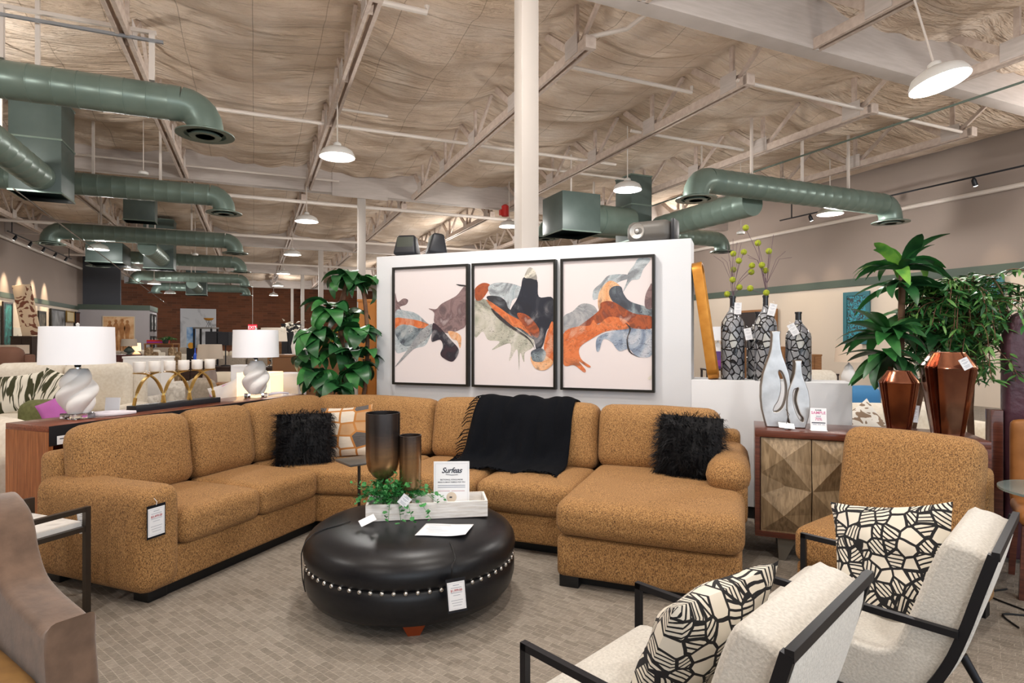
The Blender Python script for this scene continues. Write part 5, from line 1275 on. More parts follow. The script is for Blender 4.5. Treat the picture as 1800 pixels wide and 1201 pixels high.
tag(obj('foliage', fol, [LEAF, LEAFD, LEAF2], root, 60), kind='stuff')
# willow-leaved ficus
p0 = at(1712, 4.25); root = thing('ficus_tree', 'artificial tree with many small narrow leaves right of the copper vases', 'plant', p0)
pot(root, 0.17, 0.35); toL = lambda px, py, dd=0.0: (CW((px-CX)/F*(4.25+dd), 4.25+dd, zat(py, 4.25+dd))-p0)
mt = MB(); mt.tube([(0, 0, 0.3), tuple(toL(1705, 720)), tuple(toL(1712, 620)), tuple(toL(1700, 540))], [0.025, 0.022, 0.016, 0.01], 8)
fol = MB(); ctr = Vector(toL(1702, 590))
for k in range(130):
    a = random.uniform(0, 2*PI); zz = random.uniform(-0.20, 0.50); rr = random.uniform(0.12, 0.40)*(1.0-0.35*abs(zz-0.1))
    s0 = ctr+Vector((0, 0, zz*0.5-0.1)); tip = ctr+Vector((math.cos(a)*rr, math.sin(a)*rr, zz*0.9)); mid = (s0+tip)/2+Vector((0, 0, 0.12)); drop = tip+Vector((math.cos(a)*0.06, math.sin(a)*0.06, -random.uniform(0.08, 0.24)))
    path_ = smooth_path([tuple(s0), tuple(mid), tuple(tip), tuple(drop)], 5); mt.tube(path_, 0.003, 4)
    for i in range(5, len(path_)):
        q = Vector(path_[i])
        for rep in range(2): blade(fol, q, random.uniform(0, 6.28), random.uniform(-1.0, 0.5), random.uniform(0.07, 0.12), 0.022, 0.5, 0.1, 3, 1.0, random.choice((0, 0, 1, 2)))
obj('trunk', mt, TRUNK, root, 60); tag(obj('foliage', fol, [LEAFM, LEAF, LEAFD], root, 60), kind='stuff')
# plum leather screen-like headboard behind the plants at the right edge
root = thing('leather_headboard', 'tall plum leather headboard with a dark wood post at the right edge', 'headboard', S(1.96, 4.95), SROT)
mb = MB(); me_p = [(-0.32, 0.02), (-0.32, 1.50), (-0.27, 1.66), (-0.14, 1.72), (0.3, 1.72), (0.8, 1.72), (0.8, 0.02)]
bm = None; mb.prism([(x, z) for x, z in me_p], -0.06, 0.06, 0.03, 3, T(0, 0, 0, PI/2)); obj('leather_panel', mb, PURPLELEATHER, root, 40)
mb = MB(); mb.box(-0.40, -0.33, -0.05, 0.05, 0, 1.02, 0.004); obj('wood_post', mb, CABWOOD, root, 30)
# tan chair and small table cut by the right edge
q = CW(3.25, 3.45); root = thing('dining_chair', 'tan leather chair cut by the right edge above the lounge chair', 'chair', q, -YAW-0.6)
mb = MB(); mb.cushion(-0.24, 0.24, -0.24, 0.24, 0.42, 0.50, 0.035); obj('seat', mb, TANLEATHER, root, 80)
mb = MB(); mb.cushion(-0.24, 0.24, 0.18, 0.25, 0.46, 0.98, 0.03); obj('backrest', mb, TANLEATHER, root, 80)
for sx in (-1, 1):
    for sy in (-1, 1): mb = MB(); mb.bar((sx*0.21, sy*0.2, 0.42), (sx*0.23, sy*0.23, 0), 0.032); obj('leg', mb, CABWOOD, root, 0)
q = CW(2.73, 2.93); root = thing('glass_side_table', 'small round glass side table at the right edge', 'table', q)
mb = MB(); mb.lathe([(0.001, 0.73), (0.25, 0.73), (0.25, 0.742), (0.001, 0.742)], 32); obj('glass_top', mb, mat('smoke_glass', '9fb0ae', 0.05, trans=0.6), root, 40)
mb = MB(); mb.tube([(0, 0, 0.01), (0, 0, 0.73)], 0.02, 8); mb.lathe([(0.14, 0), (0.14, 0.01), (0.001, 0.02)], 20); obj('table_base', mb, BLACKM, root, 40)
q = CW(2.62, 3.05); mb = MB(); mb.tube(smooth_path([(q.x, q.y, 0.006), (q.x+0.1, q.y+0.12, 0.006), (q.x+0.25, q.y+0.05, 0.006), (q.x+0.3, q.y+0.3, 0.006), (q.x+0.5, q.y+0.3, 0.006)], 6), 0.005, 6); tag(obj('power_cord', mb, BLACKP, None, 60), 'black power cord lying on the carpet at the right edge', 'cord')
# ================================================================ console behind the sofa's left side
CUx, CV0, CV1, CHh = -4.36, 2.43, 4.80, 0.94
root = thing('walnut_console', 'long walnut console table behind the left side of the sofa', 'console table', S(CUx, (CV0+CV1)/2), SROT)
L = (CV1-CV0)/2
mb = MB(); mb.box(-0.22, 0.22, -L, L, CHh-0.04, CHh, 0.003); obj('console_top', mb, WALNUT_TOP, root, 30)
for sy in (-1, 1): mb = MB(); mb.box(-0.22, 0.22, sy*L-(0.03 if sy > 0 else 0), sy*L+(0.03 if sy < 0 else 0), 0, CHh-0.04); obj('end_panel', mb, WALNUT, root, 0)
mb = MB(); mb.box(0.195, 0.222, -L+0.005, L-0.03, CHh-0.13, CHh-0.002); obj('black_apron', mb, mat('apron_black', '14161c', 0.45), root, 0)
mb = MB(); mb.box(-0.21, 0.19, -L+0.03, L-0.03, 0.06, 0.08); mb.box(-0.21, -0.19, -L+0.03, L-0.03, 0.08, CHh-0.04); mb.box(-0.20, 0.19, -L+0.03, L-0.03, 0.45, 0.47); obj('shelves', mb, WALNUT, root, 0)
for k, (v, w) in enumerate(((2.53, 0.10), (2.68, 0.13))):
    root = thing('shelf_label', ['plain blue-edged label on the console apron, nearer the end', 'printed white label on the console apron, farther from the end'][k], 'label', S(CUx+0.225, v, CHh-0.10), SROT+PI/2)
    mb = MB(); mb.box(-w/2, w/2, -0.003, 0, -0.025, 0.03); obj('label_card', mb, PAPER, root, 0)
    mb = MB(); mb.box(-w*0.35, w*0.3, -0.0036, -0.003, 0.008, 0.014); obj('label_print', mb, INK, root, 0)
def swirl_lamp(u, v, label, sh=1.0, shw=0.225):
    root = thing('swirl_table_lamp', label, 'table lamp', S(u, v, CHh), SROT, 'matching swirl lamps on the console')
    mb = MB(); mb.box(-0.075, 0.075, -0.075, 0.075, 0, 0.04, 0.006); obj('crystal_base', mb, CRYSTAL, root, 30)
    def fn(a, b_):
        z = b_*0.31; t = b_; env = 0.046+0.066*math.sin(PI*min(1, t*0.92+0.06))**0.9*(1.05-0.25*t)
        ph = 3.8*t; th = 2*PI*a; k = abs(math.sin(1.5*(th-ph)+0.5*math.sin(5*t))); rr = env*(0.74+0.44*k**0.8)
        return (rr*math.cos(th), rr*math.sin(th), 0.04+z)
    mb = MB(); mb.grid(fn, 64, 36, True); obj('swirl_body', mb, PLASTER, root, 180)
    mb = MB(); mb.lathe([(0.02, 0.35), (0.02, 0.39), (0.012, 0.40), (0.012, 0.42)], 12); obj('lamp_neck', mb, CHROME, root, 40)
    mb = MB(); z0, z1 = 0.385, 0.645; mb.lathe([(shw, z0), (shw*0.97, z1), (shw*0.965, z1), (shw*0.993, z0), (shw, z0)], 40); obj('lamp_shade', mb, SHADE, root, 40)
    mb = MB(); mb.lathe([(0.001, z1-0.02), (shw*0.96, z1-0.02)], 24); s_ = obj('shade_diffuser', mb, SHADE, root, 0)
    mb = MB(); mb.lathe([(0.008, z1-0.02), (0.012, z1+0.02), (0.001, z1+0.03)], 12); obj('finial', mb, DOMEW, root, 40)
    return root
swirl_lamp(-4.36, 2.75, 'white swirl table lamp with large white drum shade nearest at left'); swirl_lamp(-4.36, 4.38, 'white swirl table lamp farther along the console beside the plant', shw=0.208)
root = thing('crystal_tag_bundle', 'plastic wrapped cord bundle at the foot of the nearest swirl lamp', 'cord', S(-4.28, 2.92, CHh+0.001), SROT)
mb = MB()
for k in range(5): mb.tube(smooth_path([(-0.08, -0.12+k*0.01, 0.012+k*0.004), (0.03*math.sin(k), 0.0, 0.02+0.01*math.cos(k*2)), (0.05, 0.16, 0.014)], 4), 0.012, 6)
obj('cord_loops', mb, mat('clear_plastic_wrap', 'e4dde4', 0.2), root, 60)
root = thing('crystal_tag_bundle', 'plastic wrapped cord bundle at the foot of the farther swirl lamp', 'cord', S(-4.27, 4.52, CHh+0.001), SROT)
mb = MB()
for k in range(4): mb.tube(smooth_path([(-0.05, -0.02+k*0.01, 0.012+k*0.004), (0.03*math.sin(k), 0.06, 0.03), (0.03, 0.16, 0.014)], 4), 0.012, 6)
obj('cord_loops', mb, mat('clear_plastic_wrap', 'e4dde4', 0.2), root, 60)
root = thing('blank_sign', 'blank white upright card on the console beside the nearest lamp', 'sign', S(-4.36, 2.99, CHh), SROT+0.35)
mb = MB(); mb.box(-0.055, 0.055, -0.002, 0.002, 0, 0.125, T=T(rx=-0.12)); mb.box(-0.055, 0.055, -0.0, 0.05, 0, 0.002); obj('sign_card', mb, PAPER, root, 0)
# gold arch candle holder
root = thing('arch_candle_holder', 'gold interlaced arch candle holder with six cups on a black base', 'candle holder', S(-4.36, 3.53, CHh), SROT+PI/2)
mb = MB(); mb.box(-0.39, 0.39, -0.055, 0.055, 0, 0.045, 0.004); obj('holder_base', mb, mat('base_black', '1e2026', 0.4), root, 30)
HX = [-0.325, -0.195, -0.065, 0.065, 0.195, 0.325]
for k in range(3):
    x0 = -0.36+k*0.24; x1 = x0+0.24
    for (a, b_, top) in ((x0, x1, HX[2*k+1]+0.02 if k < 2 else HX[5]), (x1, x0, HX[2*k])):
        pts = smooth_path([(a, 0.012 if a < b_ else -0.012, 0.045), (a+(b_-a)*0.06, 0.0, 0.14), (a+(b_-a)*0.25, 0, 0.225), (a+(b_-a)*0.52, 0, 0.275), (top, 0, 0.292)], 6)
        mb = MB()
        for i in range(len(pts)-1): mb.bar(pts[i], pts[i+1], 0.030, 0.009, (0, 0, 1) if False else (0.01, 0, 1))
        obj('arch_arm', mb, GOLD, root, 50)
for x in HX:
    mb = MB(); mb.lathe([(0.001, 0.286), (0.045, 0.290), (0.047, 0.296), (0.001, 0.294)], 20, (x, 0, 0)); obj('candle_plate', mb, GOLD, root, 40)
for i, x in enumerate(HX):
    v = S(-4.36, 3.53, CHh)+Matrix.Rotation(SROT+PI/2, 3, 'Z') @ Vector((x, 0, 0.297)); 
    t_ = thing('candle_cup', 'white candle cup in the gold holder, %s' % ['nearest the left lamp', 'second from the left lamp', 'third from the left lamp', 'fourth from the left lamp', 'fifth from the left lamp', 'last before the farther lamp'][i], 'candle', v, 0, 'candle cups in the gold holder')
    mb = MB(); mb.lathe([(0.030, 0), (0.042, 0.01), (0.043, 0.085), (0.040, 0.085), (0.038, 0.06), (0.001, 0.058)], 24); obj('cup_body', mb, mat('frosted_cup', 'f4f0ea', 0.5), t_, 60)

# ================================================================ generic background furniture builders
def bg_sofa(px, d, w, h, dep, rot, m, label, seat=0.45, name='sofa', n_=2):
    q = at(px, d); root = thing(name, label, 'sofa' if 'sofa' in name else 'chair', q, -YAW+rot)      # local -y faces the camera
    aw = 0.16 if w > 1.2 else 0.11
    mb = MB(); mb.box(-w/2+0.02, w/2-0.02, -dep/2+0.05, dep/2-0.05, 0.08, seat-0.14, 0.02); obj('sofa_base' if 'sofa' in name else 'seat_base', mb, m, root, 40)
    mb = MB(); mb.box(-w/2+0.06, w/2-0.06, -dep/2+0.10, dep/2-0.08, 0.0, 0.085); obj('plinth', mb, BLACKP, root, 0)
    for sx in (-1, 1): mb = MB(); mb.cushion(sx*w/2-(aw if sx > 0 else 0), sx*w/2+(0 if sx > 0 else aw), -dep/2, dep/2, 0.08, min(h-0.12, 0.64), 0.06, 0.01, 0, 6); obj('arm', mb, m, root, 80)
    iw = (w-2*aw)/n_
    for k in range(n_):
        x0 = -w/2+aw+k*iw; mb = MB(); mb.cushion(x0+0.005, x0+iw-0.005, -dep/2, dep/2-0.2, seat-0.15, seat+0.02, 0.05, 0.02, 0, 6); obj('seat_cushion', mb, m, root, 80)
        mb = MB(); mb.cushion(x0+0.005, x0+iw-0.005, dep/2-0.30, dep/2-0.06, seat, h, 0.09, 0.02, 0.02, 8); obj('back_cushion', mb, m, root, 80)
    mb = MB(); mb.box(-w/2+0.03, w/2-0.03, dep/2-0.12, dep/2, 0.1, h-0.10, 0.03); obj('back_frame', mb, m, root, 40)
    return root
def bg_table(px, d, w, dep, h, m, label, rot=0.0, name='side_table', cat='table', legm=None, solid=False, q=None):
    q = q or at(px, d); root = thing(name, label, cat, q, -YAW+rot)
    mb = MB(); mb.box(-w/2, w/2, -dep/2, dep/2, h-0.035, h, 0.003); obj('table_top' if not solid else 'cabinet_top', mb, m, root, 30)
    if solid:
        mb = MB(); mb.box(-w/2+0.01, w/2-0.01, -dep/2+0.012, dep/2-0.01, 0.08, h-0.035); obj('cabinet_body', mb, m, root, 0)
        for k in range(2):
            x0 = -w/2+0.02+k*(w/2-0.015); dr = obj('door', MB().box(x0, x0+w/2-0.03, -dep/2, -dep/2+0.012, 0.10, h-0.05), legm or m, root, 0)
            obj('door_knob', MB().box(x0+(w/2-0.07 if k == 0 else 0.02), x0+(w/2-0.05 if k == 0 else 0.04), -dep/2-0.02, -dep/2, h*0.6, h*0.6+0.05), BRONZEM, dr, 0)
        mb = MB(); mb.box(-w/2+0.03, w/2-0.03, -dep/2+0.04, dep/2-0.03, 0, 0.08); obj('plinth', mb, BLACKP, root, 0)
    else:
        for sx in (-1, 1):
            for sy in (-1, 1): mb = MB(); x = sx*(w/2-0.025); y = sy*(dep/2-0.025); mb.box(x-0.018, x+0.018, y-0.018, y+0.018, 0, h-0.035); obj('leg', mb, legm or m, root, 0)
    return root
def bg_lamp(px, d, z, top, shade_h, shade_w, m_sh, m_b, label, body='urn', cat='table lamp', square=False):
    q = at(px, d, None, z); root = thing('table_lamp', label, cat, q, -YAW)
    hb = top-z-shade_h
    prof = {'urn': [(0.06, 0), (0.065, 0.01), (0.03, 0.03), (0.10, hb*0.35), (0.11, hb*0.5), (0.05, hb*0.85), (0.012, hb*0.95), (0.012, hb+0.03)],
            'cone': [(0.10, 0), (0.095, hb*0.3), (0.05, hb*0.8), (0.03, hb*0.92), (0.012, hb+0.03)],
            'stick': [(0.09, 0), (0.09, 0.015), (0.012, 0.03), (0.012, hb+0.03)],
            'stack': [(0.08, 0), (0.09, 0.02)]+[((0.035 if i % 2 else 0.085), 0.03+hb*0.9*i/9) for i in range(9)]+[(0.012, hb+0.03)]}[body]
    mb = MB(); mb.lathe(prof, 20); obj('lamp_base', mb, m_b, root, 50)
    mb = MB(); z0 = hb; z1 = hb+shade_h
    if square:
        s_ = shade_w/2
        for a, b_, c_, e_ in ((-s_, s_, -s_, -s_+0.006), (-s_, s_, s_-0.006, s_), (-s_, -s_+0.006, -s_, s_), (s_-0.006, s_, -s_, s_)): mb.box(a, b_, c_, e_, z0, z1)
        mb.box(-s_, s_, -s_, s_, z1-0.03, z1-0.025)
    else: mb.lathe([(shade_w/2, z0), (shade_w*0.45, z1), (shade_w*0.445, z1), (0.01, z1-0.02), (0.01, z1-0.024), (shade_w*0.44, z1-0.024), (shade_w*0.49, z0), (shade_w/2, z0)], 28)
    obj('lamp_shade', mb, m_sh, root, 40); return root
def bg_pillow(px, d, z, w, h, m, label, rot=0.0, roll=0.0, lean=0.3):
    q = at(px, d, None, z); root = thing('throw_pillow', label, 'pillow', q, -YAW+rot)
    mb = MB(); mb.pillow(w, h, 0.13, 12); o = obj('pillow_body', mb, m, root, 180); o.matrix_local = T(0, 0, h*0.46) @ Matrix.Rotation(-lean, 4, 'X') @ Matrix.Rotation(PI/2, 4, 'X') @ Matrix.Rotation(roll, 4, 'Z')
def panel(name, cat, loc, rz, w, h, m, label, frame=None, t=0.03, fw=0.03):
    root = thing(name, label, cat, loc, rz); mb = MB(); mb.box(-w/2+(fw if frame else 0), w/2-(fw if frame else 0), -t*0.6, 0, -h/2+(fw if frame else 0), h/2-(fw if frame else 0)); obj('picture_panel', mb, m, root, 0)
    if frame:
        mb = MB()
        for a, b_, c_, e_ in ((-w/2, w/2, h/2-fw, h/2), (-w/2, w/2, -h/2, -h/2+fw), (-w/2, -w/2+fw, -h/2+fw, h/2-fw), (w/2-fw, w/2, -h/2+fw, h/2-fw)): mb.box(a, b_, -t, 0, c_, e_)
        obj('picture_frame', mb, frame, root, 0)
    return root
def stripe_mat(name, c1, c2, sc=9, dist=3.0, lo=0.45, hi=0.5, st=(1, 1, 1)):
    return mat(name, c1, 0.85, col2=c2, scale=sc, dist=dist, lo=lo, hi=hi, stretch=st, detail=1)

# ---- left background, roughly near to far
bg_sofa(-72, 4.4, 0.8, 0.86, 0.9, -0.5, CREAMFAB, 'cream club chair cut by the left edge behind the console', name='club_chair', n_=1)
bg_sofa(92, 7.6, 1.95, 1.17, 0.95, 0.15, CREAMFAB, 'cream high-backed sofa behind the nearest swirl lamp', seat=0.50)
bg_sofa(62, 5.55, 0.62, 0.90, 0.6, 0.1, OLIVEFAB, 'olive green chair low in front of the cream sofa', name='accent_chair', n_=1)
LEAFPR = stripe_mat('leaf_stripe_print', 'e6e0d0', '3c3c22', 3.2, 1.2, 0.50, 0.53, (4.5, 0.6, 1))
bg_pillow(36, 6.9, 0.66, 0.52, 0.46, LEAFPR, 'white pillow with dark olive leaf stripes, left one on the cream sofa', 0.1, 0.15)
bg_pillow(96, 6.9, 0.68, 0.50, 0.46, LEAFPR, 'leaf-striped pillow behind the nearest swirl lamp', -0.1, -0.25)
bg_pillow(99, 5.2, 0.74, 0.26, 0.26, mat('violet_fabric', 'b060a8', 0.8), 'violet pillow left of the nearest swirl lamp', 0.2, 0.5)
bg_sofa(-6, 8.9, 0.7, 1.36, 0.7, 0.0, mat('brown_suede_far', '6a4838', 0.8), 'brown high-backed chair cut by the left edge', seat=0.5, name='brown_chair', n_=1)
# counters with small goods
bg_table(34, 10.0, 0.72, 0.5, 0.77, mat('white_laminate', 'd8d6d2', 0.5), 'white counter with small boxed goods at far left', name='display_counter', cat='counter', solid=True)
def goods(px, d, z, w, h, m, label, name='carton', round_=False, cat='box'):
    q = at(px, d, None, z+0.001); root = thing(name, label, cat, q, -YAW+0.1); mb = MB()
    if round_: mb.lathe([(w/2, 0), (w/2, h*0.6), (w*0.2, h*0.8), (w*0.2, h), (0.001, h)], 14)
    else: mb.box(-w/2, w/2, -w/3, w/3, 0, h, 0.003)
    obj('package_body', mb, m, root, 40)
    if not round_: mb = MB(); mb.box(-w/2-0.001, w/2+0.001, -w/3-0.002, -w/3, h*0.15, h*0.5); obj('package_label', mb, mat('violet_label', '8e3a9a', 0.6), root, 0)
    else: mb = MB(); mb.lathe([(w*0.22, h), (w*0.22, h+0.02), (0.001, h+0.02)], 12); obj('bottle_cap', mb, DOMEW, root, 40)
goods(20, 9.85, 0.77, 0.18, 0.085, mat('violet_box', '8e3a9a', 0.6), 'violet carton at the left of the white counter'); goods(36, 9.85, 0.77, 0.09, 0.16, PAPER, 'white and violet carton in the middle of the counter')
goods(45.5, 9.85, 0.77, 0.075, 0.06, mat('amber_jar', 'c8902c', 0.3), 'amber jar on the white counter', 'jar', True, 'jar'); goods(53.5, 9.9, 0.77, 0.06, 0.15, mat('pale_blue_plastic', 'a8c4d0', 0.2), 'pale blue bottle at the right end of the white counter', 'bottle', True, 'bottle')
goods(27, 10.1, 0.77, 0.13, 0.20, PAPER, 'tall white carton at the back of the counter')
bg_table(95, 11.0, 0.75, 0.5, 0.78, mat('pale_top', 'cfc8bf', 0.5), 'black-framed table with bottles behind the white counter', legm=BLACKM)
goods(67, 10.95, 0.78, 0.08, 0.15, mat('pale_blue_plastic', 'a8c4d0', 0.2), 'pale blue bottle on the black-framed table', 'bottle', True, 'bottle'); goods(77, 10.95, 0.78, 0.11, 0.13, mat('yellow_pack', 'e0b83a', 0.5), 'yellow package on the black-framed table')
bg_sofa(45, 12.6, 0.9, 0.94, 0.8, 0.0, mat('navy_fabric', '1c2434', 0.85), 'navy sofa behind the white counter')
bg_table(52, 15.2, 0.52, 0.5, 1.56, DKWOOD, 'tall dark wooden cabinet against the left wall', name='tall_cabinet', cat='cabinet', solid=True)
bg_table(26, 13.8, 0.5, 0.4, 1.0, DKWOOD, 'dark nightstand left of the tall dark cabinet', name='nightstand', solid=True)
bg_lamp(26, 13.8, 1.0, 1.36, 0.21, 0.38, mat('beige_shade', 'd8c4b0', 0.8), COPPER, 'lamp with boxy beige shade at far left', square=True)
bg_table(130, 12.5, 1.3, 0.6, 0.72, DKWOOD, 'dark table behind the nearest swirl lamp', name='dining_table')
bg_table(222, 14.0, 0.50, 0.42, 1.13, mat('plum_wood', '5c3430', 0.4), 'reddish brown cabinet below the figure painting', name='small_cabinet', cat='cabinet', solid=True)
bg_lamp(227, 14.0, 1.13, 1.50, 0.17, 0.34, SHADETAUPE, mat('green_gourd', '56605a', 0.4), 'lamp with taupe shade and green gourd base on the brown cabinet')
bg_lamp(240, 14.6, 1.0, 1.40, 0.2, 0.20, SHADELIT, PLASTER, 'small lit lamp beside the gourd lamp')
BOUC = mat('pale_boucle_far', 'ddd8d0', 0.9, col2='b8b0a6', scale=9, dist=1.5)
bg_sofa(212, 8.6, 0.50, 1.02, 0.7, 0.2, BOUC, 'pale boucle armchair behind the blank white card', seat=0.46, name='boucle_chair', n_=1)
bg_sofa(308, 8.9, 0.72, 0.83, 0.8, 0.0, BOUC, 'pale low armchair behind the gold candle holder', seat=0.44, name='boucle_chair', n_=1)
bg_table(262, 9.6, 0.62, 0.4, 1.22, mat('white_display', 'e8e6e4', 0.6), 'white display cabinet behind the gold candle holder', name='white_cabinet', cat='cabinet', solid=True)
bg_sofa(328, 7.4, 0.62, 0.98, 0.75, -0.5, TAUPEFAB, 'taupe recliner behind the gold candle holder', name='recliner_chair', n_=1)
bg_sofa(214, 11.2, 0.5, 1.02, 0.5, 0, stripe_mat('floral_print', 'b89a70', '8a3a24', 8, 1, .5, .55), 'floral printed chair behind the boucle armchair', name='floral_chair', n_=1)
for px_, lab in ((260, 'left gold patterned bar chair'), (301, 'right gold patterned bar chair')):
    bg_sofa(px_, 14.5, 0.34, 1.28, 0.45, 0, stripe_mat('antique_weave', 'a89070', '7c6448', 12, 1), lab+' in the mid distance', seat=0.7, name='bar_chair', n_=1)
bg_table(285, 18.5, 0.9, 0.4, 1.36, MEDWOOD, 'wooden shelf carrying a red box and green plant', name='wooden_shelf')
goods(278, 18.5, 1.36, 0.52, 0.11, mat('red_lacquer', 'c02418', 0.4), 'long red box on the wooden shelf')
q = at(291, 18.3, None, 1.36); root = thing('potted_plant', 'small green plant beside the red box on the wooden shelf', 'plant', q)
pot(root, 0.10, 0.12); fol = MB(); random.seed(3)
for k in range(40): blade(fol, Vector((random.uniform(-.16, .16), random.uniform(-.1, .1), 0.11)), random.uniform(0, 6.28), random.uniform(0.2, 1.3), 0.20, 0.05, 1.2, .1, 3)
tag(obj('foliage', fol, LEAF, root, 60), kind='stuff')
bg_table(368, 8.6, 0.5, 0.4, 0.86, MEDWOOD, 'wooden side table under the taupe-shaded lamp')
bg_lamp(369, 8.6, 0.86, 1.42, 0.21, 0.35, SHADETAUPE, mat('taupe_ceramic', '8f8078', 0.5), 'lamp with taupe drum shade left of the farther swirl lamp', 'cone')
bg_table(386, 12.0, 0.6, 0.4, 0.95, DKWOOD, 'dark console under the black-shaded lamp', solid=True, name='dark_console', cat='console table')
bg_lamp(376, 12.0, 0.95, 1.65, 0.28, 0.23, SHADEBLACK, BLACKM, 'black-shaded lamp, left of a pair', 'stick', square=True); bg_lamp(396.5, 12.0, 0.95, 1.64, 0.27, 0.22, SHADEBLACK, BLACKM, 'black-shaded lamp, right of a pair', 'stick', square=True)
bg_sofa(405, 10.2, 1.2, 0.90, 0.9, 0.0, mat('oat_fabric', 'cfc2ae', 0.9), 'oat coloured sofa behind the farther swirl lamp')
bg_sofa(390, 6.7, 0.54, 0.80, 0.6, 0.1, OLIVEFAB, 'olive chair with dark frame under the floral pillow', name='accent_chair', n_=1)
bg_pillow(397, 6.5, 0.68, 0.34, 0.36, stripe_mat('magenta_floral', 'd8d4d4', 'c03a90', 5, 1, .58, .62), 'white pillow with magenta flowers left of the farther swirl lamp', 0, 0.35)
bg_table(460, 6.45, 0.36, 0.4, 0.62, MEDWOOD, 'wooden side table hidden behind the farther swirl lamp', name='side_table')
bg_lamp(458, 6.4, 0.62, 1.14, 0.26, 0.35, SHADELIT, PLASTER, 'lamp with a lit cream square shade behind the farther swirl lamp', square=True)
light('shade_light', 'POINT', tuple(at(458, 6.4, None, 1.0)), 8, (1, 0.8, 0.55), 0.05)
bg_table(518, 7.0, 0.5, 0.36, 0.60, MEDWOOD, 'low wooden table between swirl lamp and plant', name='side_table')
bg_lamp(512, 7.0, 0.60, 1.10, 0.27, 0.265, SHADE, CHROME, 'lamp with a plain white box shade beside the plant', square=True)
bg_lamp(426, 7.5, 0.62, 1.17, 0.24, 0.20, SHADE, PLASTER, 'narrow white shaded lamp just left of the farther swirl lamp base', square=True)
bg_table(426, 7.5, 0.4, 0.3, 0.62, DKWOOD, 'dark side table under the narrow white lamp')
bg_table(492, 9.6, 0.85, 0.4, 1.05, DKWOOD, 'dark high console behind the farther swirl lamp', name='high_console', cat='console table', solid=True)
bg_lamp(481, 9.5, 1.05, 1.68, 0.22, 0.42, mat('ivory_shade', 'ddd4c6', 0.8), CHROME, 'lamp with ivory shade and stacked mirrored base', 'stack')
goods(508, 9.5, 1.05, 0.17, 0.17, MARBLE, 'white marble planter on the dark high console', 'marble_planter', False, 'planter')
bg_table(512, 12.5, 0.30, 0.35, 1.82, mat('black_bookcase', '101218', 0.5), 'tall black bookcase left of the big plant', name='bookcase', cat='bookcase', solid=True)
bg_table(489, 12.8, 0.35, 0.35, 1.42, MEDWOOD, 'brown wooden cabinet beside the tall black bookcase', name='wood_cabinet', cat='cabinet', solid=True)
bg_table(550, 8.4, 1.0, 0.45, 1.28, mat('brown_wood', '7c5636', 0.4), 'brown wooden cabinet partly hidden behind the big plant', name='caramel_cabinet', cat='cabinet', solid=True)
bg_table(652, 7.6, 0.25, 0.4, 2.0, mat('caramel_wood', 'b87838', 0.4), 'tall caramel cabinet between the plant and the partition', name='tall_wood_cabinet', cat='cabinet', solid=True)
q = at(527, 8.4, None, 1.28); root = thing('orchid_arrangement', 'white vases with pale orchid flowers left of the big plant', 'flower arrangement', q)
mb = MB(); mb.lathe([(0.05, 0), (0.07, 0.12), (0.03, 0.28), (0.035, 0.32), (0.02, 0.32)], 16, (-0.05, 0, 0)); mb.lathe([(0.04, 0), (0.05, 0.1), (0.03, 0.22), (0.02, 0.24)], 16, (0.07, 0, 0)); obj('vases', mb, mat('white_glaze', 'e8e6e4', 0.2), root, 60)
fol = MB(); random.seed(5)
for k in range(30): blade(fol, Vector((random.uniform(-.22, .05), random.uniform(-.05, .05), random.uniform(0.3, 0.48))), random.uniform(0, 6.28), random.uniform(-.3, 1), 0.07, 0.05, .6, .1, 3)
tag(obj('petals', fol, mat('orchid_white', 'e8e4d8', 0.6), root, 60), kind='stuff')
q = at(570, 8.4, None, 1.28); root = thing('yellow_flowers', 'yellow green flowers in a pot behind the big plant', 'flower arrangement', q); pot(root, 0.10, 0.14, MEDWOOD); fol = MB()
for k in range(120): blade(fol, Vector((random.uniform(-.20, .20), random.uniform(-.1, .1), random.uniform(0.12, 0.34))), random.uniform(0, 6.28), random.uniform(-.3, 1.3), 0.06, 0.025, .6, .1, 2, 1.0, random.choice((0, 1)))
tag(obj('blossoms', fol, [mat('yellow_blossom', 'd8c02c', 0.6), LEAF2], root, 60), kind='stuff')
# wall and free-standing pictures at left
xw = XL+0.05; WL = PI/2      # local -y looks toward +x
MARB = stripe_mat('swirled_panel', 'd8c0a4', '7a4a38', 1.3, 5, .56, .60); TEAL = mat('teal_panel', '2f8a84', 0.5, col2='1c4f50', scale=2.2, dist=2, lo=.4, hi=.6)
TEALR = mat('teal_relief', '2f8fa0', 0.5, col2='2a3436', scale=9, dist=2.5, lo=.46, hi=.54, bump=0.6)
def wallart(px0, px1, py0, py1, m, label, frame=None, side='L', fw=0.06):
    X = xw if side == 'L' else XR-0.05; ys_ = []; ds = []
    for px in (px0, px1):
        t = (px-CX)/F; d = X/(t*CA+SA); ys_.append(d*(CA-t*SA)); ds.append(d)
    dm = sum(ds)/2; z1, z0 = zat(py0, dm), zat(py1, dm); w = abs(ys_[1]-ys_[0])
    return panel('wall_picture', 'wall art', (X, sum(ys_)/2, (z0+z1)/2), WL if side == 'L' else -PI/2, w, z1-z0, m, label, frame, 0.05, fw)
wallart(3, 20, 531, 617, TEAL, 'tall teal panel on the left wall', DKWOOD)
wallart(66, 79, 547, 588, mat('dark_abstract', '3a3630', 0.6, col2='6a6458', scale=2, dist=2), 'dark narrow picture on the left wall right of the leaning slab', FRAMEB)
wallart(88, 113, 544, 590, mat('grey_tower_photo', '9a9c9e', 0.5, col2='4a4c4e', scale=0.8, dist=2), 'grey photographic picture on the left wall above the lamp shade', FRAMEB)
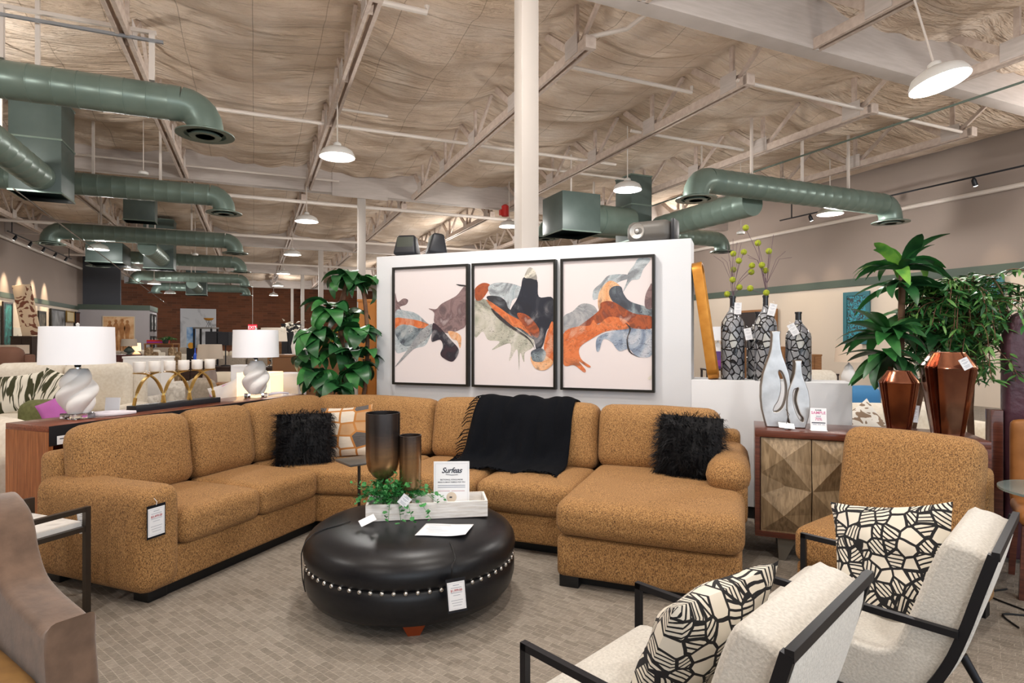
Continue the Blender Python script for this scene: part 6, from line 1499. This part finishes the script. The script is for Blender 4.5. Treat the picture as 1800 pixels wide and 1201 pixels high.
wallart(115.5, 129, 547, 567, mat('parchment_print', 'd8c8a0', 0.6), 'small parchment print in gold frame on the left wall', GOLD)
wallart(131, 145, 549, 577, mat('brown_print', '5a3424', 0.6), 'small dark brown picture at the corner of the left wall', FRAMEB)
wallart(22, 37, 576, 600, mat('sketch_print', 'e4ddd0', 0.6, col2='b8b0a4', scale=3, lo=.55, hi=.6), 'pale sketch print low on the left wall', None)
root = thing('swirled_slab', 'tall swirled wood slab panel leaning against the left wall', 'wall art', tuple(at(56, 20.5, None, 0.0)), -YAW+0.5)
mb = MB(); mb.box(-0.26, 0.26, -0.04, 0.04, 0.0, 1.78, 0.01, T=T(0, 0, 1.62, -0.05, -0.17)); obj('slab_panel', mb, MARB, root, 30)
bg_table(60, 20.5, 1.1, 0.7, 1.60, DKWOOD, 'dark wooden armoire under the leaning swirled slab', name='armoire', cat='cabinet', solid=True)
# figure painting on the display wall
FIGC = mat('amber_canvas', 'd8b48c', 0.7, col2='b88450', scale=1.6, dist=1.5)
X_ = lambda px, Y: (lambda t: (Y/(CA-t*SA))*(t*CA+SA))((px-CX)/F)
YD = 34.86; xa, xb = X_(180, YD), X_(237, YD); dm = YD/(CA+0.667*SA)
root = panel('figure_painting', 'wall art', ((xa+xb)/2, YD+0.035, (zat(556, dm)+zat(626, dm))/2), 0, xb-xa, zat(556, dm)-zat(626, dm), FIGC, 'large amber painting of slender standing figures on the grey display wall', mat('pale_frame', 'c8b8a0', 0.6), 0.05, 0.04)
mb = MB(); rnd = random.Random(2)
for x, h_ in ((-0.38, 1.1), (-0.12, 1.2), (0.14, 1.25), (0.36, 1.15)):
    hd = smooth_loop([(x-0.06, 0.62*h_-0.05), (x+0.06, 0.62*h_-0.05), (x+0.05, 0.62*h_+0.07), (x-0.05, 0.62*h_+0.07)], 4)
    bd = smooth_loop([(x-0.05, 0.55*h_), (x+0.05, 0.55*h_), (x+0.13, 0.40), (x+0.07, 0.0), (x+0.10, -0.7), (x+0.02, -0.72), (x, -0.2), (x-0.04, -0.72), (x-0.11, -0.68), (x-0.08, 0.0), (x-0.14, 0.38)], 4)
    for lp in (hd, bd):
        me = curve_mesh([lp], 0.0); mb.add([q_.co.copy() for q_ in me.vertices], [list(p_.vertices) for p_ in me.polygons], T(0, -0.033, 0, PI/2)); bpy.data.meshes.remove(me)
obj('painted_figures', mb, mat('umber_paint', '8a5a34', 0.7, col2='b07a48', scale=4), root, 0)
xe = -4.88
for k, (y_, z_, h_) in enumerate(((35.5, 2.35, 0.9), (36.5, 2.35, 0.9), (35.5, 1.2, 0.9), (36.5, 1.2, 0.9))):
    pn = panel('black_framed_print', 'wall art', (xe, y_, z_), PI/2, 0.7, h_, mat('print_white', 'd8d8d8', 0.6, col2='6a6a6a', scale=3, lo=.5, hi=.55), 'black-framed print on the display wall end, %s' % ['upper nearer', 'upper farther', 'lower nearer', 'lower farther'][k], FRAMEB, 0.05, 0.09)
YB = Y1-0.02; xa, xb = X_(317, YB), X_(380, YB); t_ = (348-CX)/F; dm = YB/(CA-t_*SA)
panel('smoke_canvas', 'wall art', ((xa+xb)/2, YB, (zat(543, dm)+zat(612, dm))/2), 0, xb-xa, zat(543, dm)-zat(612, dm), mat('smoke_art', 'd8d6d6', 0.6, col2='6a6868', scale=0.55, dist=1.5, lo=.52, hi=.75), 'large white canvas with grey smoke on the brick wall', None, 0.08)
# étagère with gold bowl; roll-up banner
bg_table(362, 14.2, 0.46, 0.35, 1.78, mat('etagere_grey', '6f6a66', 0.5), 'dark shelf unit with a gold bowl on top', name='shelf_unit', cat='shelf', legm=BLACKM)
q = at(367, 14.2, None, 1.781); root = thing('gold_bowl', 'gold bowl on a wire stand on top of the dark shelf unit', 'bowl', q); mb = MB(); mb.lathe([(0.04, 0.16), (0.09, 0.18), (0.115, 0.22), (0.11, 0.22), (0.08, 0.19), (0.001, 0.18)], 24); obj('bowl', mb, mat('amber_bowl', 'd89a3c', 0.35, 0.4), root, 50)
mb = MB()
for a in range(4): mb.tube([(0.06*math.cos(a*PI/2), 0.06*math.sin(a*PI/2), 0), (0.03*math.cos(a*PI/2+.6), 0.03*math.sin(a*PI/2+.6), 0.08), (0.06*math.cos(a*PI/2), 0.06*math.sin(a*PI/2), 0.165)], 0.004, 5)
obj('wire_stand', mb, BLACKM, root)
q = at(336, 16.0); root = thing('rollup_banner', 'roll-up banner with blue sky and golden ball left of the shelf unit', 'banner', q, -YAW)
mb = MB(); mb.box(-0.12, 0.12, -0.006, 0.006, 0.9, 1.82); obj('banner_sheet', mb, mat('banner_blue', '3a78b8', 0.5, col2='b8d0e4', scale=4), root, 0)
mb = MB(); mb.box(-0.12, 0.12, -0.009, -0.0062, 0.9, 1.26); obj('banner_lower', mb, mat('banner_black', '16181e', 0.5), root, 0)
mb = MB(); mb.lathe([(0.085, 0), (0.001, 0.002)], 24, T=T(-0.0, -0.0095, 1.32, PI/2)); obj('golden_ball', mb, mat('banner_gold', 'd89a34', 0.5), root, 0)
obj('banner_letter', mb_from(text_mesh('S', 0.2, 0.001, 0.3), T(0.06, -0.0105, 1.05, PI/2)), PAPER, root, 0)
mb = MB(); mb.box(-0.14, 0.14, -0.08, 0.08, 0, 0.06); mb.bar((0, 0.02, 0.05), (0, 0.02, 1.8), 0.02); obj('banner_stand', mb, BLACKM, root, 0)
q = at(344, 11.5); root = thing('blue_bottle', 'slender cobalt blue bottle near the roll-up banner', 'bottle', at(343, 11.5, None, 1.06)); mb = MB(); mb.lathe([(0.03, 0), (0.035, 0.04), (0.03, 0.12), (0.012, 0.18), (0.01, 0.26)], 16); obj('bottle_body', mb, mat('cobalt_glass', '1c4ab8', 0.1), root, 60)
bg_table(343, 11.5, 0.4, 0.35, 1.06, DKWOOD, 'dark pedestal under the cobalt bottle', name='pedestal', solid=True)
# far aisle filler: rows of sofas and tables that show as a band near the horizon
rnd = random.Random(11)
fill = [(150, 18.0, 1.3, 'oat'), (205, 22, 1.8, 'taupe'), (250, 26, 1.6, 'cream'), (330, 20, 1.6, 'cream'), (430, 16.5, 1.8, 'taupe'), (465, 21, 1.8, 'cream'), (400, 26, 2.0, 'oat'), (110, 15, 1.2, 'cream'), (300, 30, 2.0, 'taupe')]
MM = {'oat': mat('oat_fabric', 'cfc2ae', 0.9), 'taupe': TAUPEFAB, 'cream': CREAMFAB}
for i, (px, d, w, k) in enumerate(fill):
    bg_sofa(px, d, w, 0.95+0.1*rnd.random(), 0.9, rnd.uniform(-.4, .4), MM[k], '%s sofa far down the hall, %s' % (k if k != 'oat' else 'oat coloured', ['left of the figure painting', 'below the figure painting', 'below the black-framed prints', 'behind the dark pedestal', 'behind the black-shaded lamps', 'before the exit sign', 'near the brick wall under the smoke canvas', 'beyond the nearest drum shade', 'farthest of all by the red box'][i]))

# ---- right background
wallart(1291, 1367, 545, 628, mat('dark_screen_art', '26201f', 0.5, col2='33241f', scale=1), 'large dark wall picture with brown frame behind the mosaic bottles', MEDWOOD, 'R', 0.07)
wallart(1484, 1530, 513, 605, TEALR, 'teal carved relief panel on the right wall left of the plants', mat('teal_frame', '2f6a74', 0.5), 'R', 0.10)
wallart(1698, 1766, 488, 572, TEALR, 'teal carved relief panel on the right wall behind the ficus', mat('teal_frame', '2f6a74', 0.5), 'R', 0.08)
light('spot_light', 'SPOT', (XR-1.2, 12.4, 4.6), 90, (1.0, 0.82, 0.6), 0.04, (XR, 12.6, 2.2), 45, 0.9)
bg_table(1303, 14.5, 0.8, 0.5, 1.28, MEDWOOD, 'oak dresser seen beside the gold mirror', name='oak_dresser', cat='dresser', solid=True)
bg_table(1372, 15.5, 1.2, 0.5, 1.30, MEDWOOD, 'oak dresser between the tall and short mosaic bottles', name='oak_dresser', cat='dresser', solid=True)
bg_table(1424, 13.5, 0.35, 0.4, 1.15, MEDWOOD, 'small oak cabinet right of the shortest mosaic bottle', name='oak_cabinet', cat='cabinet', solid=True)
bg_table(1440, 12.0, 0.6, 0.4, 0.80, DKWOOD, 'dark low table right of the small oak cabinet')
bg_table(1262, 12.0, 0.6, 0.4, 0.9, DKWOOD, 'dark low table seen through the gold mirror gap')
goods(1258, 11.9, 0.9, 0.25, 0.35, mat('violet_glass', '5a3a80', 0.3), 'violet box on the dark low table by the mirror')
bg_lamp(1262, 12.1, 0.9, 1.75, 0.28, 0.3, SHADE, PLASTER, 'white shaded lamp seen beside the gold mirror')
bg_sofa(1450, 8.6, 0.9, 1.02, 0.8, 0.2, CREAMFAB, 'cream armchair seen above the low ledge at right', name='cream_chair', n_=1)
bg_lamp(1492, 9.2, 0.7, 1.42, 0.28, 0.40, mat('beige_shade', 'd8c4b0', 0.8), PLASTER, 'beige shaded lamp beside the plants at right')
bg_table(1492, 9.2, 0.5, 0.4, 0.7, MEDWOOD, 'wooden side table under the beige shaded lamp')
bg_sofa(1530, 7.4, 0.9, 0.88, 0.8, 0.3, mat('blue_velvet', '3a78a8', 0.7), 'blue chair behind the cream sofa at right', name='blue_chair', n_=1)
bg_sofa(1600, 5.9, 1.9, 0.82, 0.85, 0.15, CREAMFAB, 'cream sofa behind the copper vases')
LAT = stripe_mat('lattice_print', 'e4dfd6', '8a7460', 11, 1.5, .56, .58)
bg_pillow(1522, 5.55, 0.47, 0.44, 0.42, LAT, 'white lattice print pillow on the cream sofa at right', 0.1, 0.5, 0.4)
bg_pillow(1562, 5.65, 0.47, 0.40, 0.40, CREAMFAB, 'plain cream pillow beside the lattice pillow', -0.2, 0.3, 0.4)
